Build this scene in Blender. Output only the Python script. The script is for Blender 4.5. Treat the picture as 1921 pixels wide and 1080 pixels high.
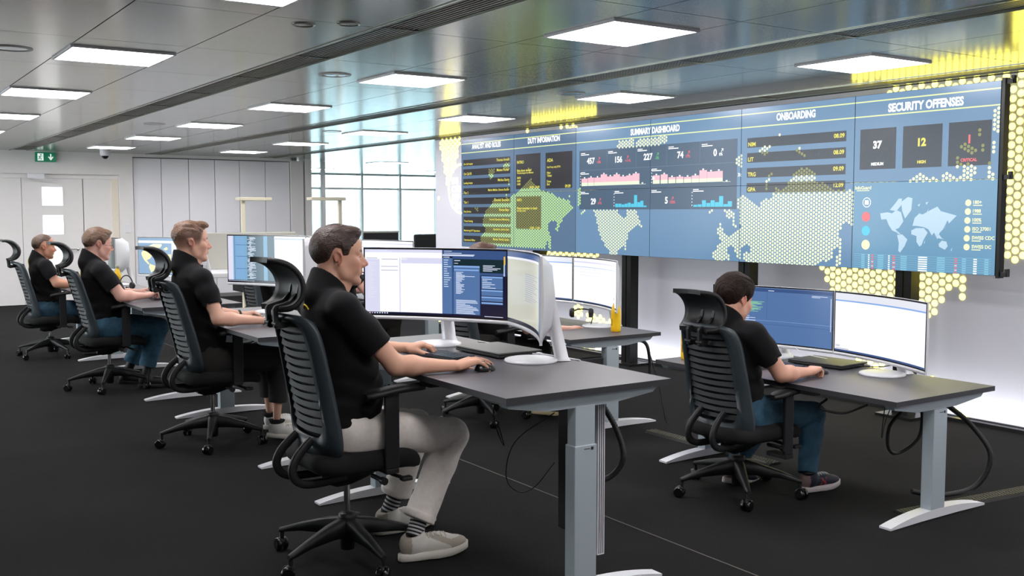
import bpy, bmesh, math, random
import numpy as np
from mathutils import Vector, Matrix, noise
random.seed(7)
sc = bpy.context.scene
for o in list(bpy.data.objects): bpy.data.objects.remove(o)
R_ = math.radians
PI = math.pi
# ---------------------------------------------------------------- camera
cam = bpy.data.cameras.new('camera'); cam_o = bpy.data.objects.new('camera', cam)
sc.collection.objects.link(cam_o); sc.camera = cam_o
cam.sensor_width = 36.0; cam.lens = 1906.1 / 1921 * 36
cam_o.location = (0, 0, 1.5)
cam_o.rotation_euler = (R_(90 - 4.333), 0, R_(-33.907))
cam.clip_end = 200
# ---------------------------------------------------------------- exposure
sc.view_settings.view_transform = 'Standard'; sc.view_settings.look = 'None'
sc.view_settings.exposure = 0.16; sc.view_settings.gamma = 1.0
sc.view_settings.use_curve_mapping = False
# ---------------------------------------------------------------- daylight sky
w = bpy.data.worlds.new('sky'); sc.world = w; w.use_nodes = True
bg = w.node_tree.nodes['Background']
bg.inputs[0].default_value = (0.90, 0.96, 1.0, 1); bg.inputs[1].default_value = 7.5
CEIL = 2.445
LIGHT_POWER = 24.0

# ---------------------------------------------------------------- materials
def srgb(c):
    return tuple((x / 12.92 if x <= .04045 else ((x + .055) / 1.055) ** 2.4) for x in (v / 255 for v in c))
MATS = {}
def mat(name, col, rough=.5, metal=0., spec=.5, emit=None, es=1., coat=0., noise_amt=0., noise_scale=20., bump=0., bump_scale=60., alpha=None, trans=0., stretch=None, vcol=False, sheen=0.):
    if name in MATS: return MATS[name]
    m = bpy.data.materials.new(name); m.use_nodes = True
    nt = m.node_tree; b = nt.nodes['Principled BSDF']
    c = srgb(col)
    b.inputs['Base Color'].default_value = (*c, 1)
    b.inputs['Roughness'].default_value = rough; b.inputs['Metallic'].default_value = metal
    b.inputs['Specular IOR Level'].default_value = spec
    b.inputs['Coat Weight'].default_value = coat
    b.inputs['Coat Roughness'].default_value = .12
    if sheen: b.inputs['Sheen Weight'].default_value = sheen
    if trans: b.inputs['Transmission Weight'].default_value = trans
    if emit is not None:
        b.inputs['Emission Color'].default_value = (*srgb(emit), 1); b.inputs['Emission Strength'].default_value = es
    tc = None
    if noise_amt or bump:
        tc = nt.nodes.new('ShaderNodeTexCoord'); mp = nt.nodes.new('ShaderNodeMapping')
        nt.links.new(tc.outputs['Object'], mp.inputs[0])
        if stretch: mp.inputs['Scale'].default_value = stretch
    if noise_amt:
        n = nt.nodes.new('ShaderNodeTexNoise'); n.inputs['Scale'].default_value = noise_scale; n.inputs['Detail'].default_value = 6
        nt.links.new(mp.outputs[0], n.inputs['Vector'])
        r = nt.nodes.new('ShaderNodeMapRange'); r.inputs['To Min'].default_value = 1 - noise_amt; r.inputs['To Max'].default_value = 1 + noise_amt
        r.inputs['From Min'].default_value = .3; r.inputs['From Max'].default_value = .7
        nt.links.new(n.outputs['Fac'], r.inputs['Value'])
        mx = nt.nodes.new('ShaderNodeVectorMath'); mx.operation = 'SCALE'
        mx.inputs[0].default_value = c; nt.links.new(r.outputs[0], mx.inputs['Scale'])
        nt.links.new(mx.outputs[0], b.inputs['Base Color'])
    if vcol:
        a = nt.nodes.new('ShaderNodeAttribute'); a.attribute_name = 'Col'
        nt.links.new(a.outputs['Color'], b.inputs['Base Color'])
    if bump:
        n2 = nt.nodes.new('ShaderNodeTexNoise'); n2.inputs['Scale'].default_value = bump_scale; n2.inputs['Detail'].default_value = 5
        nt.links.new(mp.outputs[0], n2.inputs['Vector'])
        bp = nt.nodes.new('ShaderNodeBump'); bp.inputs['Strength'].default_value = bump; bp.inputs['Distance'].default_value = .01
        nt.links.new(n2.outputs['Fac'], bp.inputs['Height']); nt.links.new(bp.outputs[0], b.inputs['Normal'])
    MATS[name] = m
    return m
def emis(name, col, s):
    if name in MATS: return MATS[name]
    return mat(name, (6, 6, 6), rough=.22, spec=.35, emit=col, es=s)

# ---------------------------------------------------------------- object helpers
COL = sc.collection
def thing(name, label, cat, loc=(0, 0, 0), rotz=0., group=None):
    o = bpy.data.objects.new(name, None); COL.objects.link(o); o.empty_display_size = .1
    o.location = loc; o.rotation_euler = (0, 0, rotz); o['label'] = label; o['category'] = cat
    if group: o['group'] = group
    return o
def tag(o, label, cat, group=None, kind=None):
    o['label'] = label; o['category'] = cat
    if group: o['group'] = group
    if kind: o['kind'] = kind
    return o
def copy_tree(o, parent=None):
    c = o.copy(); COL.objects.link(c); c.parent = parent
    for ch in list(o.children): copy_tree(ch, c)
    return c
def struct(o): o['kind'] = 'structure'; return o

class MB:
    """collects polygons; build() links them as one mesh object"""
    def __init__(s): s.v = []; s.f = []; s.m = []; s.mats = []; s.sm = []
    def mi(s, m):
        if m not in s.mats: s.mats.append(m)
        return s.mats.index(m)
    def add(s, vs, fs, m, smooth=False):
        b = len(s.v); s.v += [tuple(v) for v in vs]; k = s.mi(m)
        for f in fs: s.f.append(tuple(i + b for i in f)); s.m.append(k); s.sm.append(smooth)
    def box(s, c, d, m, rz=0., bev=0., M=None):
        hx, hy, hz = d[0] / 2, d[1] / 2, d[2] / 2
        if bev <= 0:
            vs = [(x, y, z) for x in (-hx, hx) for y in (-hy, hy) for z in (-hz, hz)]
            fs = [(0, 1, 3, 2), (4, 6, 7, 5), (0, 4, 5, 1), (2, 3, 7, 6), (0, 2, 6, 4), (1, 5, 7, 3)]
        else:
            bm = bmesh.new(); bmesh.ops.create_cube(bm, size=1)
            for v in bm.verts: v.co = Vector((v.co.x * d[0], v.co.y * d[1], v.co.z * d[2]))
            bmesh.ops.bevel(bm, geom=list(bm.edges), offset=bev, segments=2, affect='EDGES', profile=.5)
            bm.verts.ensure_lookup_table(); bm.verts.index_update()
            vs = [tuple(v.co) for v in bm.verts]; fs = [tuple(v.index for v in f.verts) for f in bm.faces]; bm.free()
        cr, sr = math.cos(rz), math.sin(rz)
        if M is None: vs = [(c[0] + x * cr - y * sr, c[1] + x * sr + y * cr, c[2] + z) for x, y, z in vs]
        else: vs = [tuple(Vector(c) + M @ Vector(v)) for v in vs]
        s.add(vs, fs, m)
    def prism(s, poly, h0, h1, m, axis='z', smooth=False):
        """poly 2D outline, extruded along axis; for 'y' poly is (x,z); for 'x' poly is (y,z)"""
        n = len(poly)
        def P(p, h):
            return {'z': (p[0], p[1], h), 'y': (p[0], h, p[1]), 'x': (h, p[0], p[1])}[axis]
        vs = [P(p, h0) for p in poly] + [P(p, h1) for p in poly]
        s.add(vs, [tuple(range(n))[::-1], tuple(range(n, 2 * n))], m)
        s.add(vs, [(i, (i + 1) % n, n + (i + 1) % n, n + i) for i in range(n)], m, smooth)
    def tube(s, pts, r, m, seg=8, caps=True, flat=None):
        """r number or list; flat=(ratio) squashes"""
        pts = [Vector(p) for p in pts]; n = len(pts)
        rs = r if isinstance(r, (list, tuple)) else [r] * n
        vs = []; up = Vector((0, 0, 1)); prev = None
        for i, p in enumerate(pts):
            t = (pts[min(i + 1, n - 1)] - pts[max(i - 1, 0)]).normalized()
            if prev is None:
                a = t.cross(up)
                if a.length < .01: a = t.cross(Vector((1, 0, 0)))
                a.normalize()
            else:
                a = prev - t * prev.dot(t)
                if a.length < 1e-6: a = t.cross(up)
                a.normalize()
            prev = a; b = t.cross(a)
            for k in range(seg):
                an = 2 * PI * k / seg
                vs.append(tuple(p + (a * math.cos(an) + b * math.sin(an) * (flat or 1)) * rs[i]))
        fs = [(i * seg + k, i * seg + (k + 1) % seg, (i + 1) * seg + (k + 1) % seg, (i + 1) * seg + k) for i in range(n - 1) for k in range(seg)]
        s.add(vs, fs, m, True)
        if caps: s.add([vs[k] for k in range(seg)][::-1], [tuple(range(seg))], m); s.add(vs[-seg:], [tuple(range(seg))], m)
    def lathe(s, prof, c, m, seg=24, sx=1., sy=1.):
        n = len(prof); vs = []
        for r, z in prof:
            for k in range(seg):
                a = 2 * PI * k / seg; vs.append((c[0] + r * sx * math.cos(a), c[1] + r * sy * math.sin(a), c[2] + z))
        fs = [(i * seg + k, i * seg + (k + 1) % seg, (i + 1) * seg + (k + 1) % seg, (i + 1) * seg + k) for i in range(n - 1) for k in range(seg)]
        s.add(vs, fs, m, True)
        s.add(vs[:seg][::-1], [tuple(range(seg))], m); s.add(vs[-seg:], [tuple(range(seg))], m)
    def sph(s, c, r, m, seg=12, rings=8, sc3=(1, 1, 1)):
        prof = [(max(1e-4, math.sin(PI * i / rings)) * r, -math.cos(PI * i / rings) * r) for i in range(rings + 1)]
        vs = []
        for rr, z in prof:
            for k in range(seg):
                a = 2 * PI * k / seg; vs.append((c[0] + rr * math.cos(a) * sc3[0], c[1] + rr * math.sin(a) * sc3[1], c[2] + z * sc3[2]))
        s.add(vs, [(i * seg + k, i * seg + (k + 1) % seg, (i + 1) * seg + (k + 1) % seg, (i + 1) * seg + k) for i in range(rings) for k in range(seg)], m, True)
    def grid(s, P, m, smooth=True, closed_u=False):
        """P[i][j] points"""
        ni, nj = len(P), len(P[0]); vs = [p for row in P for p in row]
        fs = [(i * nj + j, i * nj + (j + 1) % nj, (i + 1) * nj + (j + 1) % nj, (i + 1) * nj + j) for i in range(ni - 1) for j in range(nj if closed_u else nj - 1)]
        s.add(vs, fs, m, smooth)
    def build(s, name, parent=None, loc=None, bevel=0.):
        me = bpy.data.meshes.new(name); me.from_pydata(s.v, [], s.f)
        for m in s.mats: me.materials.append(m)
        me.polygons.foreach_set('material_index', s.m); me.polygons.foreach_set('use_smooth', s.sm)
        me.update()
        o = bpy.data.objects.new(name, me); COL.objects.link(o)
        if parent is not None: o.parent = parent
        if loc: o.location = loc
        if bevel:
            b = o.modifiers.new('edge', 'BEVEL'); b.width = bevel; b.segments = 2; b.limit_method = 'ANGLE'; b.angle_limit = R_(50)
        return o
def bez(pts, n=8):
    """Catmull-Rom through points"""
    P = [Vector(p) for p in pts]; P = [P[0] * 2 - P[1]] + P + [P[-1] * 2 - P[-2]]; out = []
    for i in range(1, len(P) - 2):
        for k in range(n):
            t = k / n
            out.append(.5 * ((2 * P[i]) + (P[i + 1] - P[i - 1]) * t + (2 * P[i - 1] - 5 * P[i] + 4 * P[i + 1] - P[i + 2]) * t * t + (3 * P[i] - P[i - 1] - 3 * P[i + 1] + P[i + 2]) * t ** 3))
    out.append(P[-2]); return [tuple(p) for p in out]
# text as polygons
TXT = {}
def text_polys(s, bold=.02):
    key = (s, bold)
    if key in TXT: return TXT[key]
    cu = bpy.data.curves.new('t', 'FONT'); cu.body = s; cu.size = 1; cu.resolution_u = 3; cu.offset = bold; cu.fill_mode = 'BOTH'
    o = bpy.data.objects.new('t', cu); COL.objects.link(o)
    dg = bpy.context.evaluated_depsgraph_get(); me = bpy.data.meshes.new_from_object(o.evaluated_get(dg))
    vs = [(v.co.x, v.co.y) for v in me.vertices]; fs = [tuple(p.vertices) for p in me.polygons]
    bpy.data.objects.remove(o); bpy.data.curves.remove(cu); bpy.data.meshes.remove(me)
    x0 = min(v[0] for v in vs); x1 = max(v[0] for v in vs); y0 = min(v[1] for v in vs); y1 = max(v[1] for v in vs)
    vs = [(v[0] - x0, v[1] - y0) for v in vs]
    TXT[key] = (vs, fs, x1 - x0, y1 - y0); return TXT[key]

M_ = dict(
 black=mat('black_plastic', (22, 24, 26), .52), blackg=mat('black_gloss_plastic', (14, 14, 16), .25), blackf=mat('black_fabric', (16, 16, 18), .9, bump=.3, bump_scale=300),
 chairp=mat('charcoal_chair_plastic', (49, 58, 63), .40), chairm=mat('chair_membrane', (28, 34, 38), .62),
 chrome=mat('chrome', (200, 200, 200), .18, 1.), darkmetal=mat('dark_metal', (60, 60, 60), .35, .8),
 silver=mat('silver_paint', (222, 224, 228), .32, .1), white=mat('white_plastic', (225, 226, 230), .35),
 deskleg=mat('desk_grey_paint', (166, 178, 184), .42, .15), desktop=mat('desktop_laminate', (90, 87, 91), .42, noise_amt=.06, noise_scale=120),
 deskedge=mat('desktop_edge', (44, 44, 48), .5), carpet=None)
# video wall picture data, metres along the wall and up
VW={'line':[2.287,2.177,(10.042,2.306),(10.042,2.205)],
'title':[('ANALYST AND ROLES',(9.904,2.253)),('DUTY INFORMATION',(8.774,2.254)),('SUMMARY DASHBOARD',(7.04,2.24)),('ONBOARDING',(5.406,2.248)),('SECURITY OFFENSES',(4.28,2.234))],
'title_w':[0.616,0.578,0.665,0.386,0.581],
'abar':[(10.413,2.107),(9.411,2.103),(10.414,2.029),(10.396,1.211),(10.396,1.137)],
'dbox':[(9.294,2.114),(8.831,1.739),(8.738,2.109),(8.274,1.734),(9.288,1.661),(8.824,1.302)],
'spanel':[(8.156,2.1),(6.014,1.515),(6.027,2.098)],
'num':[('457',(7.971,1.994)),('156',(7.543,1.991)),('227',(7.123,1.998)),('74',(6.695,1.996)),('0',(6.268,1.996)),('29',(7.927,1.594)),('5',(6.87,1.596))],
'pink1':[(8.118,1.822),(8.015,1.829),(7.913,1.827),(7.814,1.856),(7.715,1.833),(7.619,1.85),(7.524,1.827),(7.431,1.835),(7.339,1.85),(7.247,1.751),(8.117,1.748),(7.247,1.743)],
'pink2':[(7.053,1.824),(6.948,1.83),(6.845,1.802),(6.745,1.804),(6.646,1.799),(6.549,1.809),(6.454,1.851),(6.36,1.836),(6.268,1.838),(6.176,1.745),(7.052,1.749),(6.176,1.745)],
'cy1':[(7.589,1.57),(7.542,1.57),(7.496,1.562),(7.45,1.569),(7.404,1.578),(7.358,1.568),(7.314,1.649),(7.269,1.582),(7.225,1.595),(7.18,1.55),(7.136,1.536),(7.589,1.534),(7.136,1.536)],
'cy2':[(6.523,1.554),(6.47,1.557),(6.418,1.592),(6.365,1.569),(6.314,1.591),(6.263,1.575),(6.214,1.626),(6.162,1.558),(6.113,1.582),(6.065,1.536),(6.522,1.534),(6.065,1.536)],
'obar':[((5.907,2.095),(5.905,2.017)),((5.904,1.972),(5.902,1.893)),((5.901,1.85),(5.899,1.772)),((5.898,1.729),(5.896,1.649)),(4.899,2.046)],
'sbox':[(4.801,2.091),(4.499,1.814),(4.444,2.091),(4.139,1.811),(4.092,2.093),(3.787,1.81)],
'snum':[('37',(4.651,1.975)),('12',(4.292,1.975)),('1',(3.94,1.975)),('MEDIUM',(4.65,1.838)),('HIGH',(4.292,1.839)),('CRITICAL',(3.94,1.838))],
'icons':[(4.73,1.562),(4.734,1.458),(4.732,1.356),(4.731,1.254)],
'facts':[('180+',(3.933,1.554)),('1988',(3.934,1.496)),('100%',(3.935,1.437)),('ISO 27001',(3.934,1.378)),('SWISS CDC',(3.936,1.319)),('SWISS DC',(3.935,1.26))],
'logo':(4.764,1.669),
'table':[(4.84,1.192),(3.739,1.191),(4.842,1.079),(3.738,1.085)],
'world':[[(4.614,1.483),(4.553,1.491),(4.515,1.483),(4.479,1.507),(4.442,1.491),(4.421,1.427),(4.456,1.379),(4.484,1.37),(4.464,1.339),(4.436,1.335),(4.511,1.362),(4.541,1.402),(4.561,1.442),(4.603,1.438)],[(4.535,1.507),(4.49,1.555),(4.463,1.587),(4.436,1.587),(4.443,1.539),(4.479,1.499)],[(4.444,1.563),(4.391,1.598),(4.354,1.59),(4.36,1.507),(4.408,1.447),(4.433,1.499)],[(4.469,1.33),(4.427,1.335),(4.385,1.3),(4.406,1.252),(4.441,1.206),(4.456,1.218),(4.453,1.274)],[(4.356,1.364),(4.32,1.381),(4.258,1.382),(4.227,1.351),(4.256,1.303),(4.272,1.263),(4.289,1.253),(4.313,1.286),(4.314,1.326),(4.355,1.337)],[(4.348,1.396),(4.332,1.452),(4.297,1.483),(4.27,1.476),(4.21,1.507),(4.159,1.53),(4.132,1.499),(4.014,1.469),(4.03,1.453),(4.07,1.415),(4.079,1.438),(4.111,1.376),(4.136,1.352),(4.151,1.306),(4.179,1.352),(4.195,1.332),(4.223,1.374),(4.259,1.389),(4.321,1.397)],[(4.142,1.275),(4.117,1.299),(4.083,1.292),(4.073,1.261),(4.093,1.237),(4.137,1.256)],[(4.051,1.231),(4.038,1.255),(4.043,1.231)],[(4.17,1.336),(4.143,1.314),(4.1,1.307),(4.117,1.314),(4.144,1.344)],[(4.099,1.384),(4.091,1.415),(4.103,1.376)],[(4.312,1.539),(4.291,1.554),(4.299,1.531)],[(4.251,1.558),(4.229,1.562),(4.242,1.542)],[(4.24,1.491),(4.224,1.519),(4.234,1.487)],[(4.255,1.28),(4.244,1.299),(4.25,1.273)]],
'dots':[[(9.01,1.856),(8.913,1.759),(8.777,1.71),(8.657,1.692),(8.513,1.644),(8.335,1.612),(8.242,1.529),(8.334,1.476),(8.41,1.43),(8.473,1.369),(8.511,1.284),(8.558,1.291),(8.525,1.399),(8.669,1.398),(8.682,1.304),(8.636,1.227),(8.646,1.103),(8.689,1.101),(8.679,1.195),(8.748,1.107),(9.396,1.096),(9.637,1.097),(10.031,1.137),(10.014,1.198),(9.918,1.285),(9.988,1.353),(9.917,1.507),(9.791,1.574),(9.728,1.641),(9.545,1.606),(9.366,1.67),(9.193,1.732),(9.108,1.795)],[(9.852,1.971),(9.712,1.983),(9.743,1.893),(9.821,1.844)],[(9.56,2.028),(9.425,2.034),(9.425,1.949),(9.545,1.969)],[(10.159,1.533),(10.052,1.541),(10.094,1.473)],[(9.44,1.835),(9.381,1.833),(9.455,1.77),(9.47,1.639),(9.5,1.639)],[(9.066,1.977),(8.996,1.919),(9.024,1.904),(9.08,1.954)],[(8.336,1.672),(8.298,1.672),(8.298,1.642),(8.335,1.642)],[(8.149,1.476),(8.076,1.514),(8.052,1.506),(8.124,1.469)],[(8.175,1.73),(8.139,1.729),(8.137,1.551),(8.174,1.551)],[(7.584,2.103),(7.541,2.165),(7.322,2.179),(7.321,2.098)],[(7.298,2.096),(7.284,2.16),(6.87,2.18),(6.866,2.136),(6.908,2.103)],[(7.919,1.513),(7.824,1.274),(7.789,1.216),(7.708,1.131),(7.65,1.076),(7.572,1.079),(7.485,1.167),(7.463,1.174),(7.452,1.118),(7.43,1.119),(7.426,1.182),(7.389,1.282),(7.294,1.339),(7.279,1.381),(7.22,1.34),(7.204,1.361),(7.243,1.45),(7.296,1.517),(7.424,1.517),(7.434,1.45),(7.477,1.428),(7.533,1.478),(7.555,1.517)],[(6.028,1.911),(6.012,1.959),(5.963,1.981),(5.93,1.955),(5.962,1.933),(5.961,1.859),(6.019,1.874)],[(6.354,1.467),(6.311,1.505),(6.267,1.515),(6.31,1.48)],[(6.146,1.505),(6.044,1.505),(6.016,1.369),(6.058,1.381),(6.06,1.456),(6.11,1.437)],[(6.006,1.584),(5.947,1.649),(5.819,1.575),(5.77,1.539),(5.743,1.589),(5.64,1.595),(5.622,1.623),(5.587,1.693),(5.559,1.665),(5.496,1.692),(5.461,1.726),(5.409,1.787),(5.297,1.845),(5.202,1.801),(5.192,1.733),(5.057,1.683),(5.048,1.65),(4.852,1.65),(4.851,1.397),(4.912,1.423),(4.982,1.342),(4.973,1.316),(4.941,1.31),(4.938,1.124),(4.982,1.082),(4.985,1.162),(4.96,1.216),(4.987,1.242),(5.033,1.147),(5.065,1.105),(5.099,1.124),(5.182,1.075),(5.856,1.074),(5.925,1.113),(5.926,1.164),(5.848,1.167),(5.839,1.204),(5.898,1.217),(5.957,1.208),(5.965,1.096),(5.995,1.11),(6.058,1.212),(6.108,1.196),(6.075,1.085),(6.219,1.071),(6.294,1.114),(6.263,1.161),(6.222,1.208),(6.181,1.239),(6.235,1.314),(6.195,1.405),(6.152,1.315),(6.12,1.286),(5.961,1.363)],[(5.791,1.985),(5.753,2.012),(5.651,2.021),(5.705,1.945)],[(5.388,1.986),(5.362,1.992),(5.282,1.906),(5.299,1.893),(5.387,1.945)],[(5.697,1.653),(5.7,1.753),(5.636,1.815),(5.621,1.805),(5.675,1.738),(5.679,1.653)],[(5.571,2.121),(5.543,2.12),(5.543,2.099),(5.57,2.1)],[(6.156,1.492),(6.095,1.51),(6.083,1.443),(6.124,1.443)],[(4.391,1.7),(4.293,1.776),(4.231,1.733),(4.155,1.718),(4.09,1.756),(4.053,1.728),(3.995,1.727),(3.99,1.785),(4.041,1.8),(3.998,1.818),(3.899,1.815),(3.855,1.742),(3.91,1.724),(3.923,1.698)],[(4.003,1.943),(3.968,1.967),(3.918,1.938),(3.889,1.911),(3.902,1.873),(3.987,1.896)],[(3.833,1.69),(3.8,1.728),(3.796,1.804),(3.843,1.793),(3.783,1.836),(3.775,1.778),(3.751,1.701)],[(3.789,2.154),(3.735,2.162),(3.736,1.992),(3.771,2.032),(3.79,2.11)],[(3.788,1.957),(3.747,1.942),(3.744,1.859),(3.785,1.88)],[(3.873,2.039),(3.852,2.038),(3.85,1.986),(3.871,1.987)],[(3.817,2.007),(3.799,2.006),(3.799,1.986),(3.816,1.987)],[(3.848,1.928),(3.828,1.927),(3.826,1.876),(3.846,1.877)],[(4.043,1.853),(4.0,1.864),(3.998,1.818),(4.041,1.8)]],
'wdots':[[(4.054,2.48),(3.613,2.482),(3.582,1.731),(3.826,1.586),(3.881,1.466),(3.982,1.38),(4.06,1.379)],[(4.938,2.5),(4.055,2.487),(4.048,2.311),(4.935,2.395)],[(5.567,1.085),(4.083,1.146),(4.259,1.054),(4.209,0.833),(4.276,0.836),(4.315,0.981),(4.385,0.918),(4.444,0.756),(4.531,0.721),(4.711,0.714),(4.9,0.719),(5.199,0.801),(5.408,0.808)],[(5.186,0.373),(4.888,0.366),(4.893,0.218),(5.055,0.218)],[(4.523,0.256),(4.449,0.267),(4.446,0.203),(4.521,0.192)],[(4.261,0.069),(4.199,0.079),(4.196,0.001),(4.258,-0.009)],[(9.49,1.095),(8.603,1.075),(8.62,0.948),(9.542,0.922)],[(8.575,1.047),(8.421,1.081),(8.393,1.025),(8.537,0.98)],[(8.929,0.445),(8.691,0.493),(8.689,0.33),(8.88,0.331)],[(8.661,0.379),(8.459,0.385),(8.235,0.359),(8.234,0.291),(8.457,0.27),(8.661,0.303)],[(12.503,0.016),(11.687,0.051),(11.73,-0.053),(12.505,-0.112)],[(10.386,-0.018),(9.81,-0.035),(8.232,0.066),(8.231,-0.025),(9.81,-0.13),(10.387,-0.136)],[(11.789,2.489),(11.242,2.49),(11.243,2.409),(11.489,1.92),(11.627,1.854),(11.791,2.314)],[(12.121,2.459),(11.932,2.449),(11.981,1.968),(11.812,1.681),(11.956,1.576),(12.133,1.468)],[(9.209,2.445),(8.829,2.442),(8.829,2.385),(9.208,2.404)],[(9.815,2.462),(9.717,2.456),(9.717,2.407),(9.815,2.413)]],
'ring':[[(11.572,1.79),(11.245,2.07),(11.25,1.497)]]}
# ================================================================ SETTING
carpet = mat('carpet', (29, 29, 30), .95, spec=.15, noise_amt=.35, noise_scale=160, bump=.6, bump_scale=500)
def _carpet_extra():
    nt = carpet.node_tree; b = nt.nodes['Principled BSDF']
    n = nt.nodes.new('ShaderNodeTexNoise'); n.inputs['Scale'].default_value = 1.6; n.inputs['Detail'].default_value = 4
    tc = [x for x in nt.nodes if x.type == 'TEX_COORD'][0]; nt.links.new(tc.outputs['Object'], n.inputs['Vector'])
    src = b.inputs['Base Color'].links[0].from_socket
    r = nt.nodes.new('ShaderNodeMapRange'); r.inputs['From Min'].default_value = .3; r.inputs['From Max'].default_value = .7; r.inputs['To Min'].default_value = .8; r.inputs['To Max'].default_value = 1.2
    nt.links.new(n.outputs['Fac'], r.inputs['Value'])
    mx = nt.nodes.new('ShaderNodeVectorMath'); mx.operation = 'SCALE'; nt.links.new(src, mx.inputs[0]); nt.links.new(r.outputs[0], mx.inputs['Scale'])
    nt.links.new(mx.outputs[0], b.inputs['Base Color'])
_carpet_extra()
X0, X1, Y0, Y1 = -4.6, 16.0, -3.0, 24.0
XW = 6.78; YB = 17.6; YE = 11.92
b = MB(); b.box(((X0 + X1) / 2, (Y0 + Y1) / 2, -.05), (X1 - X0 + .4, Y1 - Y0 + .4, .1), carpet)
seam = mat('carpet_seam', (88, 86, 80), .9)
b.box((3.12, 9.5, .0008), (.007, 24, .0016), seam)
struct(b.build('floor'))
wallm = mat('white_wall', (226, 224, 222), .6, spec=.3, noise_amt=.01, noise_scale=8)
wallg = mat('panel_white', (232, 233, 237), .5, spec=.35)
seamm = mat('panel_gap', (120, 120, 120), .8)
# ceiling : metal tiles in a grid with thin gaps
cm = mat('ceiling_metal_tile', (150, 155, 144), .17, .45, spec=.6, bump=.03, bump_scale=3)
cg = mat('ceiling_gap', (40, 40, 40), .8)
XL = [1.19, 1.789, 2.385, 2.654, 3.254, 3.84, 4.448, 4.706, 5.259, 5.865, 6.42, 6.70, 6.78]
xl = XL[:]; x = 1.19
while x > X0:
    for wdt in (.6,): x -= wdt; xl.insert(0, x)
VENT = {(2.385, 2.654), (4.448, 4.706), (6.42, 6.70)}
PY = 1.1697; YC = [4.823 + PY * k for k in range(-7, 18)]
LIT = [(1.19, 1.789), (3.254, 3.84), (5.259, 5.865)]
LY = [4.24 + 2.343 * k for k in range(-2, 6)]
b = MB(); g = .007; LH = {}
for i in range(len(xl) - 1):
    xa, xb = xl[i], xl[i + 1]
    if (xa, xb) in VENT: continue
    for j in range(len(YC) - 1):
        ya, yb = YC[j], YC[j + 1]
        lit = (xa, xb) in LIT and any(ya < y < yb for y in LY)
        if lit:
            y = [y for y in LY if ya < y < yb][0]
            for p, q in ((ya, y - .3), (y + .3, yb)): b.box(((xa + xb) / 2, (p + q) / 2, CEIL + .01), (xb - xa - g, q - p - g, .02), cm)
            LH[(i, j)] = 1
        else: b.box(((xa + xb) / 2, (ya + yb) / 2, CEIL + .01), (xb - xa - g, yb - ya - g, .02), cm)
b.box(((X0 + XW) / 2, (YC[0] + YC[-1]) / 2, CEIL + .06), (XW - X0 + .1, YC[-1] - YC[0] + .6, .04), cg)
b.box(((X0 + X1) / 2, Y0 - .6, CEIL + .03), (X1 - X0, 1.4, .04), cm)
# continuation over the area beyond the video wall, to the facade
for i in range(14):
    for j in range(11):
        xa = XW + i * .66; ya = YE - .0 + j * PY
        b.box((xa + .33, ya + PY / 2, CEIL + .012), (.655, PY - .005, .02), cm)
struct(b.build('ceiling'))
# linear perforated air grilles
grm = mat('grille_metal', (128, 126, 118), .35, .7); grd = mat('grille_dark', (48, 46, 42), .8)
for n, (xa, xb) in enumerate(sorted(VENT)):
    t = thing('air_grille', ['long slatted grey ceiling grille between the left and middle rows of light panels', 'long perforated ceiling grille between the middle and right rows of light panels', 'narrow dark ceiling grille strip directly above the video wall'][n], 'grille', ((xa + xb) / 2, 8, CEIL))
    wv = xb - xa
    fr = MB()
    for sx in (-1, 1): fr.box((sx * (wv / 2 - .008), 0, .008), (.014, 26, .026), cm)
    for j in range(len(YC)): fr.box((0, YC[j] - 8, .010), (wv - .02, .010, .016), cm)
    fr.build('frame', t)
    sl = MB(); k = 0
    ns = 9
    for k in range(ns): sl.box((-wv / 2 + .03 + k * (wv - .06) / (ns - 1), 0, .012), (.010, 25.9, .010), grm)
    sl.box((0, 0, .035), (wv - .01, 25.9, .01), grd)
    y = -4.9
    if n == 1:
        while y < 8:
            sl.box((0, y, .010), (wv - .03, .012, .008), grm); y += .030
    sl.build('slats', t)
# ceiling light panels
diff = mat('light_diffuser', (240, 240, 240), .5, emit=(255, 250, 252), es=LIGHT_POWER)
ROWN = ['left', 'middle', 'right']
ORD = ['nearest', 'second', 'third', 'fourth', 'fifth', 'sixth']
for r, (xa, xb) in enumerate(LIT):
    cnt = 0
    for y in LY:
        if y > 16.6: continue
        vis = not (y < 3.5 or (r == 2 and y < 4) )
        lab = 'square white glowing ceiling panel in the %s row, %s from the camera in view' % (ROWN[r], ORD[min(cnt, 5)]) if y > 4 else 'square white glowing ceiling panel in the %s row, behind the camera, %s' % (ROWN[r], 'first back' if y > 1 else 'furthest back')
        if y > 4: cnt += 1
        t = thing('ceiling_light', lab, 'ceiling light', ((xa + xb) / 2, y, CEIL), 0, 'square ceiling light panels')
        f = MB(); ww = xb - xa
        for s_ in (-1, 1):
            f.box((s_ * (ww / 2 - .009), 0, .004), (.014, .594, .03), M_['white']); f.box((0, s_ * .291, .004), (ww - .034, .014, .03), M_['white'])
        f.build('frame', t)
        d = MB(); d.box((0, 0, .004), (ww - .034, .566, .012), diff); d.build('diffuser', t)
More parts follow.
